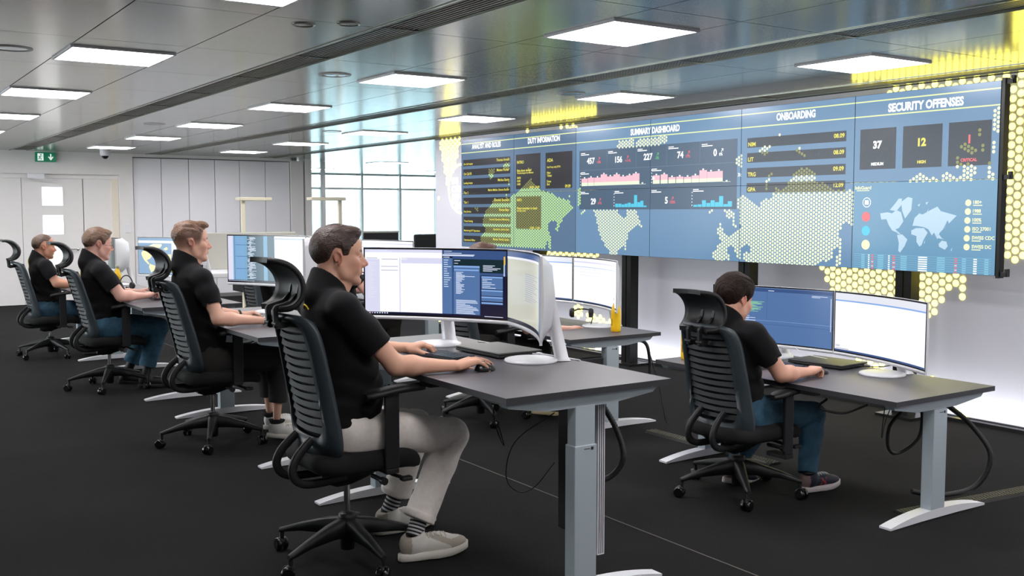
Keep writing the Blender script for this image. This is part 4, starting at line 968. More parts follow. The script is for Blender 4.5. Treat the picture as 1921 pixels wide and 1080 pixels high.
keyboard(4.46, 3.98, R_Z, R_(-3), 'dark keyboard in front of the dark-haired person')
keyboard(2.34, 6.72, M2_Z, 0, 'keyboard under the hands of the man with a bracelet')
keyboard(2.34, 9.02, M3_Z, 0, 'keyboard at the hands of the man with glasses')
keyboard(4.42, 6.25, F_Z, 0, 'keyboard on the second row desk')
def mouse(x, y, z, rz, label):
    t = thing('computer_mouse', label, 'mouse', (x, y, z), rz, 'computer mice')
    q = MB(); rows = []
    for i in range(9):
        a = PI / 2 * i / 8; rows.append([(.052 * math.cos(a) * math.cos(k * PI / 10), .031 * math.cos(a) * math.sin(k * PI / 10), .004 + .032 * math.sin(a) * (1 - .25 * math.cos(k * PI / 10))) for k in range(20)])
    q.grid(rows, M_['blackg'], True, True); q.build('body', t)
    q = MB(); q.tube([(.030, -.003, .025), (.030, .003, .025)], .006, M_['darkmetal'], 12); q.build('wheel', t)
mouse(2.285, 3.605, N_Z, .1, 'black mouse under the right hand of the nearest man')
mouse(4.44, 3.60, R_Z, 0, 'black mouse under the right hand of the dark-haired person')
mouse(2.38, 6.28, M2_Z, 0, 'mouse at the right hand of the man with a bracelet')
def laptop(x, y, z, rz, label, w_=.36, d_=.25):
    t = thing('closed_laptop', label, 'laptop', (x, y, z), rz, 'closed laptops'); lm = mat('laptop_grey', (72, 72, 70), .38, .4)
    q = MB(); q.box((0, 0, .011), (d_, w_, .012), M_['black'], bev=.003); q.build('base', t)
    q = MB(); q.box((0, 0, .0225), (d_, w_, .008), lm, bev=.003); q.build('lid', t)
    q = MB()
    for xx in (-.09, .09): 
        for yy in (-.15, .15): q.lathe([(.008, 0), (.008, .006)], (xx, yy, 0), M_['black'], 10)
    q.build('feet', t)
    q = MB(); q.box((d_ / 2 - .03, -w_ / 2 - .018, .012), (.014, .036, .009), M_['silver'], bev=.002); q.build('plug', t)
laptop(2.63, 4.03, N_Z, R_(2), 'dark closed laptop under the gap between the near desk monitors')
laptop(4.74, 3.80, R_Z, R_(4), 'dark closed laptop under the monitors of the right desk')
laptop(2.56, 8.98, M3_Z, 0, 'closed laptop lying under the world map monitor')
laptop(2.60, 6.55, M2_Z, 0, 'closed laptop lying at the back of the desk behind the bracelet hand')
def headset(x, y, z, rz, label, lying=False):
    t = thing('headset', label, 'headset', (x, y, z), rz, 'headsets')
    q = MB(); pts = [(0, .075 * math.cos(a), .045 + .105 * math.sin(a)) for a in [PI * k / 16 for k in range(17)]]
    q.tube(pts, .006, M_['black'], 8); q.build('headband', t)
    for s_ in (-1, 1):
        q = MB(); q.tube([(0, s_ * .055, .042), (0, s_ * .075, .042), (0, s_ * .088, .042)], [.034, .036, .026], M_['black'], 18); q.build('ear_cup', t)
    q = MB(); q.tube(bez([(0, -.085, .042), (.05, -.08, .025), (.10, -.065, .02)], 4), .004, M_['black'], 6); q.sph((.10, -.065, .02), .009, M_['black']); q.build('microphone', t)
    if lying: t.rotation_euler = (R_(0), R_(80), rz); t.location.z = z + .092
headset(2.52, 10.86, M4_Z + .0, 1.9, 'black headset standing beside the yellow bottle near the man with glasses')
headset(4.60, 5.93, F_Z, .8, 'black headset lying beside the monitor stand on the middle desk', True)
# cables
def cable(name, pts, r, m, label, cat='cable', n=8, ribs=0, group=None):
    q = MB(); P = bez(pts, n)
    if ribs:
        L = [0.]
        for a, b_ in zip(P, P[1:]): L.append(L[-1] + (Vector(a) - Vector(b_)).length)
        PP = []; rs = []; k = 0; tot = L[-1]; nst = int(tot / .006)
        for i in range(nst + 1):
            d = tot * i / nst
            while k < len(L) - 2 and L[k + 1] < d: k += 1
            f_ = (d - L[k]) / max(1e-9, L[k + 1] - L[k]); PP.append(tuple(Vector(P[k]).lerp(Vector(P[k + 1]), min(1, f_)))); rs.append(r * (1.0 if i % 2 else .86))
        q.tube(PP, rs, m, 10)
    else: q.tube(P, r, m, 6)
    return tag(q.build(name), label, cat, group)
ck = M_['black']; cw = M_['white']
cable('cable_hose', [(2.60, 3.24, .76), (2.70, 3.34, .69), (2.75, 3.30, .58), (2.76, 3.26, .46), (2.72, 3.30, .37), (2.60, 3.36, .345), (2.52, 3.34, .36)], .0135, ck, 'black ribbed cable hose hanging in a loop beside the leg of the near desk', 'cable hose', 8, 1)
cable('cable_hose', [(4.60, 3.00, .55), (4.72, 3.05, .52), (4.86, 2.98, .40), (4.90, 2.89, .25), (4.84, 2.93, .09), (4.70, 3.05, .035), (4.58, 3.12, .06)], .0145, ck, 'thick black ribbed cable hose arching from the right desk to the floor', 'cable hose', 8, 1)
cable('cable_hose', [(4.55, 3.08, .55), (4.62, 3.10, .45), (4.62, 3.12, .33), (4.52, 3.16, .26), (4.42, 3.15, .30), (4.38, 3.12, .42), (4.46, 3.10, .50)], .009, ck, 'thin black cable loop hanging behind the leg of the right desk', 'cable hose', 8)
cable('cable_hose', [(4.55, 5.42, .58), (4.80, 5.46, .57), (4.86, 5.46, .45), (4.87, 5.46, .25)], .012, ck, 'black bent cable hose behind the leg of the middle desk', 'cable hose', 8)
cable('power_cord', [(2.28, 3.10, .73), (2.20, 3.25, .60), (2.19, 3.30, .45), (2.25, 3.30, .38), (2.31, 3.27, .40), (2.37, 3.22, .50)], .0025, ck, 'thin black cord hanging left of the near desk leg')
cable('power_cord', [(2.18, 3.35, .76), (2.17, 3.36, .70), (2.20, 3.38, .62), (2.22, 3.36, .56), (2.19, 3.35, .64)], .0025, ck, 'short thin black cord loop hanging under the near desk corner')
cable('power_cord', [(2.10, 3.40, .77), (2.16, 3.30, .745), (2.24, 3.20, .755), (2.32, 3.15, .765)], .003, cw, 'thin white cord sagging under the near desk')
cable('power_cord', [(2.76, 4.42, N_Z + .004), (2.80, 4.20, N_Z + .004), (2.74, 4.10, N_Z + .004), (2.79, 3.95, N_Z + .004)], .0035, cw, 'white cord on the near desk behind the large monitor stand')
cable('power_cord', [(2.70, 3.86, N_Z + .012), (2.78, 3.75, N_Z + .004), (2.79, 3.60, N_Z + .004)], .0035, cw, 'white cord between laptop and edge-on monitor stand')
cable('power_cord', [(4.78, 4.10, R_Z + .08), (4.72, 3.95, R_Z + .05), (4.74, 3.80, R_Z + .034)], .0025, cw, 'thin pale cord from the blue code monitor to the laptop')
cable('power_cord', [(4.84, 3.35, R_Z + .06), (4.82, 3.50, R_Z + .02), (4.78, 3.62, R_Z + .012)], .003, ck, 'thin black cord from the white-page monitor to the laptop')
cable('power_cord', [(4.12, 3.30, .56), (4.16, 3.38, .50), (4.18, 3.25, .49), (4.20, 3.12, .55)], .006, ck, 'bundle of black cords under the front of the right desk')
cable('power_cord', [(4.20, 3.02, .56), (4.20, 3.03, .47), (4.21, 3.04, .40), (4.22, 3.03, .48), (4.22, 3.0, .56)], .0025, ck, 'thin black cord loop under the right desk corner')
cable('power_cord', [(4.68, 5.30, .60), (4.72, 5.22, .35), (4.78, 5.20, .06), (4.84, 5.22, .01)], .003, ck, 'thin black cord falling from the middle desk to its foot')
cable('power_cord', [(2.20, 8.05, .70), (2.22, 8.0, .40), (2.30, 7.9, .15), (2.45, 7.8, .01)], .003, ck, 'thin black cord falling to the floor between the desks on the left')
# rubber cable ducts on the carpet
dm = mat('duct_rubber', (74, 72, 60), .6, noise_amt=.1); dmd = mat('duct_groove', (30, 30, 26), .8)
def duct(x0, y0, x1, y1, label):
    L = math.hypot(x1 - x0, y1 - y0); a = math.atan2(y1 - y0, x1 - x0)
    t = thing('cable_duct', label, 'cable duct', ((x0 + x1) / 2, (y0 + y1) / 2, 0), a, 'floor cable ducts')
    q = MB(); q.prism([(-.055, 0), (-.04, .012), (.04, .012), (.055, 0)], -L / 2, L / 2, dmd, 'x'); q.build('body', t)
    q = MB(); n = int(L / .022)
    for i in range(n):
        for j in range(4): q.box((-L / 2 + .011 + i * L / n + (.005 if j % 2 else -.003), -.03 + j * .02, .0135), (.015, .013, .003), dm)
    q.build('tread', t)
duct(4.35, 3.02, 6.1, 2.82, 'dark studded cable duct on the carpet under the right desk')
duct(4.60, 5.15, 4.60, 4.05, 'dark studded cable duct on the carpet between the two second row desks')
q = MB(); q.box((0, 0, 0), (.045, .10, .56), M_['black'], bev=.004); o = q.build('computer_unit', loc=(2.49, 3.28, .47)); tag(o, 'slim black computer hanging behind the near desk leg', 'computer')
q = MB(); q.box((0, 0, 0), (.035, .03, .66), M_['silver'])
for k in (-1, 0, 1): q.box((k * .010, -.0155, 0), (.003, .002, .65), M_['darkmetal'])
o = q.build('cable_channel', loc=(2.548, 3.16, .44)); tag(o, 'slotted aluminium channel beside the leg of the near desk', 'channel')
q = MB(); q.box((0, 0, 0), (.20, .06, .36), M_['black'], bev=.006); o = q.build('computer_unit', loc=(4.28, 5.42, .32)); tag(o, 'black computer case hanging by the yellow-lit leg of the middle desk', 'computer')
# papers, lamps and partitions far behind
cream = mat('cream_paint', (226, 220, 196), .5)
def lamp(x, y, z1, hx0, hx1, label):
    t = thing('desk_floor_lamp', label, 'lamp', (x, y, 0), 0, 'cream office uplighters')
    q = MB(); q.box((0, 0, z1 / 2), (.06, .045, z1), cream, bev=.008); q.build('pole', t)
    q = MB(); q.box(((hx0 + hx1) / 2 - x, 0, z1 + .02), (hx1 - hx0, .22, .05), cream, bev=.01); q.build('lamp_head', t)
    q = MB(); q.box((0, 0, .01), (.30, .34, .02), cream, bev=.005); q.build('base', t)
lamp(5.20, 15, 1.66, 5.12, 5.62, 'cream office lamp with flat head before the white cupboards')
lamp(6.78, 15, 1.67, 6.26, 6.84, 'cream office lamp with flat head before the bright windows')
pm = mat('partition_grey', (176, 176, 166), .8)
def tag_box(name, c, d, m, label, cat, bev=.0, group=None):
    q = MB(); q.box((0, 0, 0), d, m, bev=bev); o = q.build(name, loc=c); return tag(o, label, cat, group)
t = thing('partitioned_desk', 'pale desk with beige partition screen behind the man with cropped hair', 'desk', (4.8, 13.9, 0))
q = MB(); q.box((0, .0, .95), (1.56, .04, .50), pm, bev=.01); q.build('partition', t)
q = MB(); q.box((0, -.40, .66), (1.6, .78, .06), M_['white'], bev=.01); q.build('desktop', t)
for sx in (-.72, .72):
    q = MB(); q.box((sx, -.4, .32), (.06, .6, .64), M_['white']); q.build('leg', t)
tag_box('storage_box', (5.0, 13.4, .52), (.9, .4, .2), M_['black'], 'black box under the partitioned desk', 'box')
t = thing('window_desk', 'pale desk with black monitor near the bright windows', 'desk', (8.3, 17.0, 0))
q = MB(); q.box((0, 0, .72), (1.6, .8, .03), M_['white']); q.build('desktop', t)
for sx in (-.7, .7):
    q = MB(); q.box((sx, 0, .36), (.06, .6, .70), M_['silver']); q.build('leg', t)
t = thing('flat_monitor', 'black flat monitor with grey top edge before the windows', 'monitor', (8.45, 16.9, .735))
q = MB(); q.box((0, 0, .24), (.70, .04, .26), M_['black']); q.box((0, 0, .38), (.72, .05, .03), pm); q.build('screen', t)
q = MB(); q.box((0, .02, .06), (.06, .04, .12), M_['black']); q.box((0, .02, .008), (.24, .18, .015), M_['black']); q.build('stand', t)
t = thing('dark_chair', 'dark chair with rounded back before the bright windows', 'chair', (9.45, 17.0, 0))
q = MB(); q.box((0, 0, .83), (.52, .07, .46), M_['black'], bev=.03); q.build('backrest', t)
q = MB(); q.box((0, -.22, .46), (.48, .46, .08), M_['blackf'], bev=.02); q.build('seat', t)
q = MB(); q.tube([(0, -.2, .42), (0, -.2, .06)], .03, M_['chrome']); 
for k in range(5): q.tube([(0, -.2, .08), (.3 * math.cos(k * 1.2566), -.2 + .3 * math.sin(k * 1.2566), .03)], .018, M_['black'])
q.build('base', t)
# ================================================================ SOFT BODIES : smooth distance fields -> meshes
class Field:
    def __init__(s, lo, hi, h):
        s.lo = np.array(lo, float); s.h = h; n = np.ceil((np.array(hi) - s.lo) / h).astype(int) + 1
        s.n = n; s.f = np.full(tuple(n), .2, np.float32)
        s.ax = [s.lo[i] + np.arange(n[i]) * h for i in range(3)]
    def _sl(s, lo, hi):
        a = np.clip(np.floor((np.array(lo) - s.lo) / s.h).astype(int), 0, s.n); b = np.clip(np.ceil((np.array(hi) - s.lo) / s.h).astype(int) + 1, 0, s.n)
        sl = tuple(slice(a[i], b[i]) for i in range(3))
        X = s.ax[0][sl[0]][:, None, None]; Y = s.ax[1][sl[1]][None, :, None]; Z = s.ax[2][sl[2]][None, None, :]
        return sl, X, Y, Z
    def op(s, lo, hi, fn, k=.01, mode='u'):
        sl, X, Y, Z = s._sl(lo, hi)
        a = s.f[sl]
        if a.size == 0: return
        d = fn(X, Y, Z)
        if mode == 'u': g = np.clip(.5 + .5 * (a - d) / k, 0, 1); s.f[sl] = a + (d - a) * g - k * g * (1 - g)
        elif mode == 'c': d = -d; g = np.clip(.5 - .5 * (a - d) / k, 0, 1); s.f[sl] = a + (d - a) * g + k * g * (1 - g)
        elif mode == 'd': s.f[sl] = a + d
        elif mode == 'i': g = np.clip(.5 - .5 * (a - d) / k, 0, 1); s.f[sl] = a + (d - a) * g + k * g * (1 - g)
    def all(s, fn, k=.002, mode='i'): s.op(s.lo - 1, s.lo + s.n * s.h + 1, fn, k, mode)
    def cap(s, a, b, ra, rb, k=.012, mode='u', sq=None):
        a = np.array(a, float); b = np.array(b, float); m = max(ra, rb) * 1.6 + k * 1.5 + .02
        ba = b - a; L = max(1e-9, ba @ ba)
        def fn(X, Y, Z):
            px, py, pz = X - a[0], Y - a[1], Z - a[2]
            t = np.clip((px * ba[0] + py * ba[1] + pz * ba[2]) / L, 0, 1)
            qx, qy, qz = px - t * ba[0], py - t * ba[1], pz - t * ba[2]
            if sq is not None:
                nv = np.array(sq[0]); nv = nv / np.linalg.norm(nv); dn = qx * nv[0] + qy * nv[1] + qz * nv[2]; e = sq[1] - 1
                qx = qx + dn * nv[0] * e; qy = qy + dn * nv[1] * e; qz = qz + dn * nv[2] * e
            return np.sqrt(qx * qx + qy * qy + qz * qz) - (ra + (rb - ra) * t)
        s.op(np.minimum(a, b) - m, np.maximum(a, b) + m, fn, k, mode)
    def ell(s, c, r, k=.012, mode='u', M=None):
        c = np.array(c, float); r = np.array(r, float); m = max(r) + k * 1.5 + .02
        def fn(X, Y, Z):
            x, y, z = X - c[0], Y - c[1], Z - c[2]
            if M is not None: x, y, z = (M[0, i] * x + M[1, i] * y + M[2, i] * z for i in range(3)); 
            x, y, z = x / r[0], y / r[1], z / r[2]
            k0 = np.sqrt(x * x + y * y + z * z) + 1e-9; k1 = np.sqrt((x / r[0]) ** 2 + (y / r[1]) ** 2 + (z / r[2]) ** 2) + 1e-9
            return k0 * (k0 - 1) / k1
        s.op(c - m, c + m, fn, k, mode)
    def loft(s, secs, k=.02, e=2.3, mode='u', grow=0.):
        """secs: (z, xc, yc, rx, ry)"""
        S = np.array(sorted(secs), float); m = .06
        lo = (min(S[:, 1] - S[:, 3]) - m, min(S[:, 2] - S[:, 4]) - m, S[0, 0] - m); hi = (max(S[:, 1] + S[:, 3]) + m, max(S[:, 2] + S[:, 4]) + m, S[-1, 0] + m)
        def fn(X, Y, Z):
            zz = np.clip(Z, S[0, 0], S[-1, 0]); zi = zz.ravel()
            q = [np.interp(zi, S[:, 0], S[:, j]).reshape(zz.shape) for j in range(1, 5)]
            # smooth the profile
            rx, ry = q[2] + grow, q[3] + grow
            u = (np.abs(X - q[0]) / rx) ** e + (np.abs(Y - q[1]) / ry) ** e
            d = (u ** (1 / e) - 1) * np.minimum(rx, ry) * .9
            dz = np.maximum(S[0, 0] - Z, Z - S[-1, 0])
            return np.where(dz > 0, np.sqrt(np.maximum(d, 0) ** 2 + dz ** 2) + np.minimum(d, 0) * 0, d)
        s.op(lo, hi, fn, k, mode)
    def sample(s, p):
        i = (np.array(p) - s.lo) / s.h; j = np.clip(i.astype(int), 0, s.n - 2); t = i - j; v = 0
        for a in (0, 1):
            for b in (0, 1):
                for c in (0, 1): v += s.f[j[0] + a, j[1] + b, j[2] + c] * (t[0] if a else 1 - t[0]) * (t[1] if b else 1 - t[1]) * (t[2] if c else 1 - t[2])
        return float(v)
    def mesh(s, name, m, parent=None, color=None, smooth_it=1):
        f = s.f.copy(); f[0] = f[-1] = .05; f[:, 0] = f[:, -1] = .05; f[:, :, 0] = f[:, :, -1] = .05
        ins = f < 0
        cnt = np.zeros(tuple(s.n - 1), np.int8)
        for a in (0, 1):
            for b in (0, 1):
                for c in (0, 1): cnt += ins[a:a + s.n[0] - 1, b:b + s.n[1] - 1, c:c + s.n[2] - 1]
        act = np.argwhere((cnt > 0) & (cnt < 8))
        cor = [(a, b, c) for a in (0, 1) for b in (0, 1) for c in (0, 1)]
        V = [f[act[:, 0] + a, act[:, 1] + b, act[:, 2] + c] for a, b, c in cor]
        P = np.zeros((len(act), 3)); N = np.zeros(len(act))
        for i, ci in enumerate(cor):
            for j, cj in enumerate(cor):
                if j <= i or sum(abs(ci[q] - cj[q]) for q in range(3)) != 1: continue
                va, vb = V[i], V[j]; mk = (va < 0) != (vb < 0)
                t = np.where(mk, va / np.where(mk, va - vb, 1), 0)
                for q in range(3): P[:, q] += np.where(mk, ci[q] + t * (cj[q] - ci[q]), 0)
                N += mk
        P = (P / N[:, None] + act) * s.h + s.lo
        idx = np.full(tuple(s.n - 1), -1, np.int32); idx[act[:, 0], act[:, 1], act[:, 2]] = np.arange(len(act))
        F = []
        for axn in range(3):
            sh = [slice(None)] * 3; sh2 = [slice(None)] * 3; sh[axn] = slice(0, -1); sh2[axn] = slice(1, None)
            A, B = ins[tuple(sh)], ins[tuple(sh2)]
            e = np.argwhere(A != B); u, v = (axn + 1) % 3, (axn + 2) % 3
            e = e[(e[:, u] > 0) & (e[:, v] > 0) & (e[:, u] < s.n[u] - 1) & (e[:, v] < s.n[v] - 1)]
            fl = A[e[:, 0], e[:, 1], e[:, 2]]
            def at(du, dv): q = e.copy(); q[:, u] += du; q[:, v] += dv; return idx[q[:, 0], q[:, 1], q[:, 2]]
            Q = np.stack([at(-1, -1), at(0, -1), at(0, 0), at(-1, 0)], 1)
            Q[~fl] = Q[~fl][:, ::-1]; F.append(Q)
        F = np.concatenate(F); F = F[(F >= 0).all(1)]
        # light laplacian smoothing
        for _ in range(smooth_it):
            A = np.zeros_like(P); C = np.zeros(len(P))
            for a in range(4):
                b = (a + 1) % 4
                np.add.at(A, F[:, a], P[F[:, b]]); np.add.at(C, F[:, a], 1)
            P = P * .5 + .5 * A / np.maximum(C, 1)[:, None]
        me = bpy.data.meshes.new(name); me.vertices.add(len(P)); me.vertices.foreach_set('co', P.ravel())
        me.loops.add(F.size); me.polygons.add(len(F)); me.polygons.foreach_set('loop_start', np.arange(len(F)) * 4); me.polygons.foreach_set('loop_total', np.full(len(F), 4))
        me.loops.foreach_set('vertex_index', F.ravel().astype(np.int32)); me.polygons.foreach_set('use_smooth', np.ones(len(F), bool))
        me.update(calc_edges=True); me.validate()
        me.materials.append(m)
        if color is not None:
            ca = me.color_attributes.new('Col', 'FLOAT_COLOR', 'POINT'); c = color(P); c = np.concatenate([c, np.ones((len(c), 1))], 1)
            ca.data.foreach_set('color', c.astype(np.float32).ravel())
        o = bpy.data.objects.new(name, me); COL.objects.link(o)
        if parent is not None: o.parent = parent
        return o
def wob(X, Y, Z, fr, seed, n=5):
    r = np.random.RandomState(seed); v = 0
    for i in range(n):
        d = r.normal(size=3); d /= np.linalg.norm(d); ph = r.rand() * 6.28; q = fr * (.7 + .6 * r.rand())
        v = v + np.sin(q * (d[0] * X + d[1] * Y + d[2] * Z) + ph)
    return v / n
def lin(c): return np.array(srgb(c))
skinm = mat('skin', (210, 160, 135), .48, spec=.4, vcol=True, bump=.06, bump_scale=900)
skinm.node_tree.nodes['Principled BSDF'].inputs['Subsurface Weight'].default_value = .06
skinm.node_tree.nodes['Principled BSDF'].inputs['Subsurface Radius'].default_value = (.012, .005, .003)
polo = mat('black_polo_cloth', (15, 15, 18), .88, spec=.25, bump=.25, bump_scale=700, sheen=.05)
def hairmat(name, c, c2):
    m = mat(name, c, .62 if 'black' in name else .42, spec=.15 if 'black' in name else .45)
    nt = m.node_tree; b = nt.nodes['Principled BSDF']
    tc = nt.nodes.new('ShaderNodeTexCoord'); mp = nt.nodes.new('ShaderNodeMapping'); mp.inputs['Scale'].default_value = (26, 240, 170); nt.links.new(tc.outputs['Object'], mp.inputs[0])
    n = nt.nodes.new('ShaderNodeTexNoise'); n.inputs['Scale'].default_value = 1.; n.inputs['Detail'].default_value = 5; nt.links.new(mp.outputs[0], n.inputs['Vector'])
    r = nt.nodes.new('ShaderNodeValToRGB'); r.color_ramp.elements[0].position = .35; r.color_ramp.elements[0].color = (*srgb(c), 1); r.color_ramp.elements[1].position = .72; r.color_ramp.elements[1].color = (*srgb(c2), 1)
    nt.links.new(n.outputs['Fac'], r.inputs[0]); nt.links.new(r.outputs[0], b.inputs['Base Color'])
    bp = nt.nodes.new('ShaderNodeBump'); bp.inputs['Strength'].default_value = .8; bp.inputs['Distance'].default_value = .004; nt.links.new(n.outputs['Fac'], bp.inputs['Height']); nt.links.new(bp.outputs[0], b.inputs['Normal'])
    return m
def frame(yaw, pitch, roll=0.):
    """columns: forward, left, up (pitch>0 looks down)"""
    M = Matrix.Rotation(R_(yaw), 3, 'Z') @ Matrix.Rotation(R_(pitch), 3, 'Y') @ Matrix.Rotation(R_(roll), 3, 'X')
    return np.array(M)
def head_sdf(F, H, M, s, style):
    T = lambda p: H + M @ (np.array(p, float) * s)
    E = lambda c, r, k=.012, mode='u', MM=None: F.ell(T(c), np.array(r) * s, k, mode, M if MM is None else MM)
    C = lambda a, b, ra, rb, k=.012, mode='u': F.cap(T(a), T(b), ra * s, rb * s, k, mode)
    E((-.008, 0, .048), (.097, .074, .086), .02); E((-.030, 0, .040), (.078, .072, .078), .02); E((.035, 0, .045), (.062, .064, .066), .02)
    E((.040, 0, -.030), (.055, .054, .070), .02)
    for y in (-1, 1):
        C((.002, y * .058, -.035), (.020, y * .052, -.064), .016, .017, .02); C((.020, y * .052, -.064), (.078, y * .020, -.094), .017, .015, .02)
        E((.064, y * .044, -.016), (.024, .020, .018), .016)
        C((.086, y * .010, .026), (.076, y * .042, .026), .0105, .010, .012)
        E((.110, y * .033, .006), (.020, .016, .012), .010, 'c')
        E((.0815, y * .031, .003), (.0125, .0140, .0115), .003)
        E((.101, y * .012, -.028), (.012, .009, .009), .007)
        E((.034, y * .046, -.030), (.050, .022, .046), .02)
        # ear
        R = np.array(Matrix.Rotation(R_(18 * y), 3, 'Z') @ Matrix.Rotation(R_(-14), 3, 'Y')); MM = M @ R
        ec = np.array((-.006, y * .078, .006))
        for t in range(9):   # helix
            a = R_(-60 + t * 34); b = R_(-60 + (t + 1) * 34)
            if t == 8: break
            pa = ec + R @ np.array((math.cos(a) * .0145 - .002, 0, math.sin(a) * .0255)); pb = ec + R @ np.array((math.cos(b) * .0145 - .002, 0, math.sin(b) * .0255))
            C(tuple(pa), tuple(pb), max(.0048, F.h * .95), max(.0048, F.h * .95), .004)
        E(tuple(ec + np.array((.000, -y * .005, .0))), (.0145, .0075, .0215), .005, 'u', MM)
        E(tuple(ec + np.array((.001, y * .004, .002))), (.0085, .006, .015), .004, 'c', MM)
        E(tuple(ec + np.array((.004, -y * .001, -.027))), (.0075, .005, .009), .005)
    E((.080, 0, -.095), (.017, .022, .018), .018)
    C((.086, 0, .018), (.096, 0, -.020), .0125, .0130, .012); C((.092, 0, .016), (.117, 0, -.022), .0075, .0105, .010); E((.098, 0, -.030), (.014, .012, .008), .008)
    E((.075, 0, -.056), (.024, .032, .028), .016)
    E((.0955, 0, -.0525), (.0078, .021, .0062), .006); E((.0935, 0, -.0645), (.0078, .018, .0065), .006)
    C((.1085, -.022, -.0585), (.1085, .022, -.0585), .0028, .0028, .003, 'c')
    E((.095, 0, -.077), (.012, .020, .006), .008, 'c')
def hair_line(kind):
    if kind == 'short': P = [(-.15, -.058), (-.085, -.055), (-.062, -.045), (-.046, -.02), (-.032, .014), (-.018, .029), (.004, .029), (.010, .005), (.014, -.012), (.034, -.012), (.042, .018), (.052, .042), (.068, .060), (.085, .080), (.12, .10)]
    if kind == 'fade': P = [(-.15, .015), (-.085, .018), (-.062, .024), (-.046, .032), (-.036, .038), (-.020, .042), (.02, .044), (.040, .046), (.056, .052), (.070, .066), (.088, .084), (.13, .09)]
    if kind == 'recede': P = [(-.15, -.045), (-.085, -.042), (-.062, -.035), (-.046, -.01), (-.036, .026), (-.020, .040), (.012, .038), (.030, .040), (.045, .062), (.060, .085), (.078, .105), (.12, .12)]
    if kind == 'long': P = [(-.15, -.070), (-.085, -.068), (-.062, -.060), (-.046, -.045), (-.030, -.005), (-.018, .020), (.008, .018), (.018, -.010), (.034, -.012), (.045, .022), (.062, .045), (.085, .060), (.12, .07)]
    return np.array(P)
def make_person(name, label, base, J, look, h, trous=None, shoe=None, h_hair=None):
    t = thing(name, label, 'person', (base[0], base[1], 0))
    A = {k: np.array(v, float) for k, v in J.items() if k not in ('hy', 'hp', 'hr', 'hs', 'torso', 'hem', 'handL', 'handR', 'fat', 'shoeR', 'shoeL')}
    fat = J.get('fat', 1.); M = frame(J.get('hy', 0), J.get('hp', 0), J.get('hr', 0)); s = J.get('hs', 1.); H = A['head']
    pts = np.array([A[k] for k in A]); lo = pts.min(0) - .17; hi = pts.max(0) + .20
    lo[2] = max(lo[2], -.005) if lo[2] < .1 else lo[2]
    F = Field(lo, hi, h)
    tor = J['torso']
    F.loft([(z, x, y, rx - .022, ry - .022) for z, x, y, rx, ry in tor], .02)
    nb = A['neck']; hn = H + M @ np.array((-.028, 0, -.045)) * s
    F.cap(nb, hn, .068 * fat, .060 * s * fat ** .5, .03)
    F.cap(nb + np.array((.045, 0, -.015)), H + M @ np.array((.030, 0, -.075)) * s, .050 * fat, .044 * fat ** .5, .025)
    head_sdf(F, H, M, s, look)
    def arm(F, S, extra=0., upto=None, k=.02):
        sh, el, wr = A['sh' + S], A['el' + S], A['wr' + S]
        if upto is None:
            F.cap(sh, el, .052 * fat + extra, .040 * fat + extra, k); mid = el + (wr - el) * .28
            F.cap(el, mid, .041 * fat + extra, .044 * fat + extra, k); F.cap(mid, wr, .044 * fat + extra, .026 + extra, k, sq=((0, 0, 1), 1.15))
        else:
            e2 = sh + (el - sh) * upto; F.cap(sh, sh + (e2 - sh) * .5, .060 * fat + extra, .062 * fat + extra, k); F.cap(sh + (e2 - sh) * .5, e2 + (e2 - sh) * .15, .062 * fat + extra, .060 * fat + extra, k)
    def hand(F, S):
        wr = A['wr' + S]; spec = J['hand' + S]; d = np.array(spec['d'], float); d /= np.linalg.norm(d); n = np.array(spec.get('n', (0, 0, -1)), float); n -= d * (n @ d); n /= np.linalg.norm(n)
        sd = np.cross(d, n) if S == 'L' else np.cross(n, d)   # towards the thumb
        if S == 'L': sd = -np.array((0, 1, 0)) if abs(d[0]) > .5 else sd
        else: sd = np.array((0, 1, 0)) if abs(d[0]) > .5 else sd
        sd = sd - d * (sd @ d); sd = sd - n * (sd @ n); sd /= np.linalg.norm(sd)
        sc_ = spec.get('s', 1.)
        P = lambda a, b, c: wr + (d * a + sd * b + n * c) * sc_
        kk = .010
        arch = -.010
        F.cap(wr, P(.03, 0, 0), .024, .024, .015, sq=(n, 1.25))
        for b0, b1 in ((.016, .030), (.006, .011), (-.008, -.010), (-.018, -.028)):
            F.cap(P(.015, b0, .002), P(.082 - abs(b1) * .25, b1, arch), .0165, .0125, kk)
        F.cap(P(.02, .022, .010), P(.045, .034, .012), .017, .013, .012)
        curl = spec.get('curl', (25, 30, 25)); L = (.072, .080, .074, .058)
        for i, b in enumerate((.031, .011, -.010, -.029)):
            p = P(.082 - abs(b) * .28, b, arch); sp = (b / .031) * R_(spec.get('spread', 7)); ang = 0; c_ = np.array(spec.get('curls', [curl] * 4)[i], float)
            r0 = (.0100, .0102, .0098, .0086)[i]
            for q, (lf, ad) in enumerate(zip((.45, .30, .25), c_)):
                ang += R_(ad); v = (d * math.cos(sp) + sd * math.sin(sp)) * math.cos(ang) + n * math.sin(ang); p2 = p + v * L[i] * lf * sc_
                F.cap(p, p2, r0 - .0008 * q, r0 - .0008 * (q + 1), .0035 if q == 0 else .003); p = p2
        p = P(.045, .036, .012); ta = spec.get('thumb', (48, 20)); 
        for q, (lf, a_) in enumerate(((.036, ta[0]), (.030, ta[1]))):
            v = d * math.cos(R_(a_)) + sd * math.sin(R_(a_)) + n * (.35 if q == 0 else .25); v /= np.linalg.norm(v); p2 = p + v * lf * sc_; F.cap(p, p2, .0115 - q * .001, .0105 - q * .0015, .004); p = p2
    for S in 'LR': arm(F, S)
    for S in 'LR': hand(F, S)
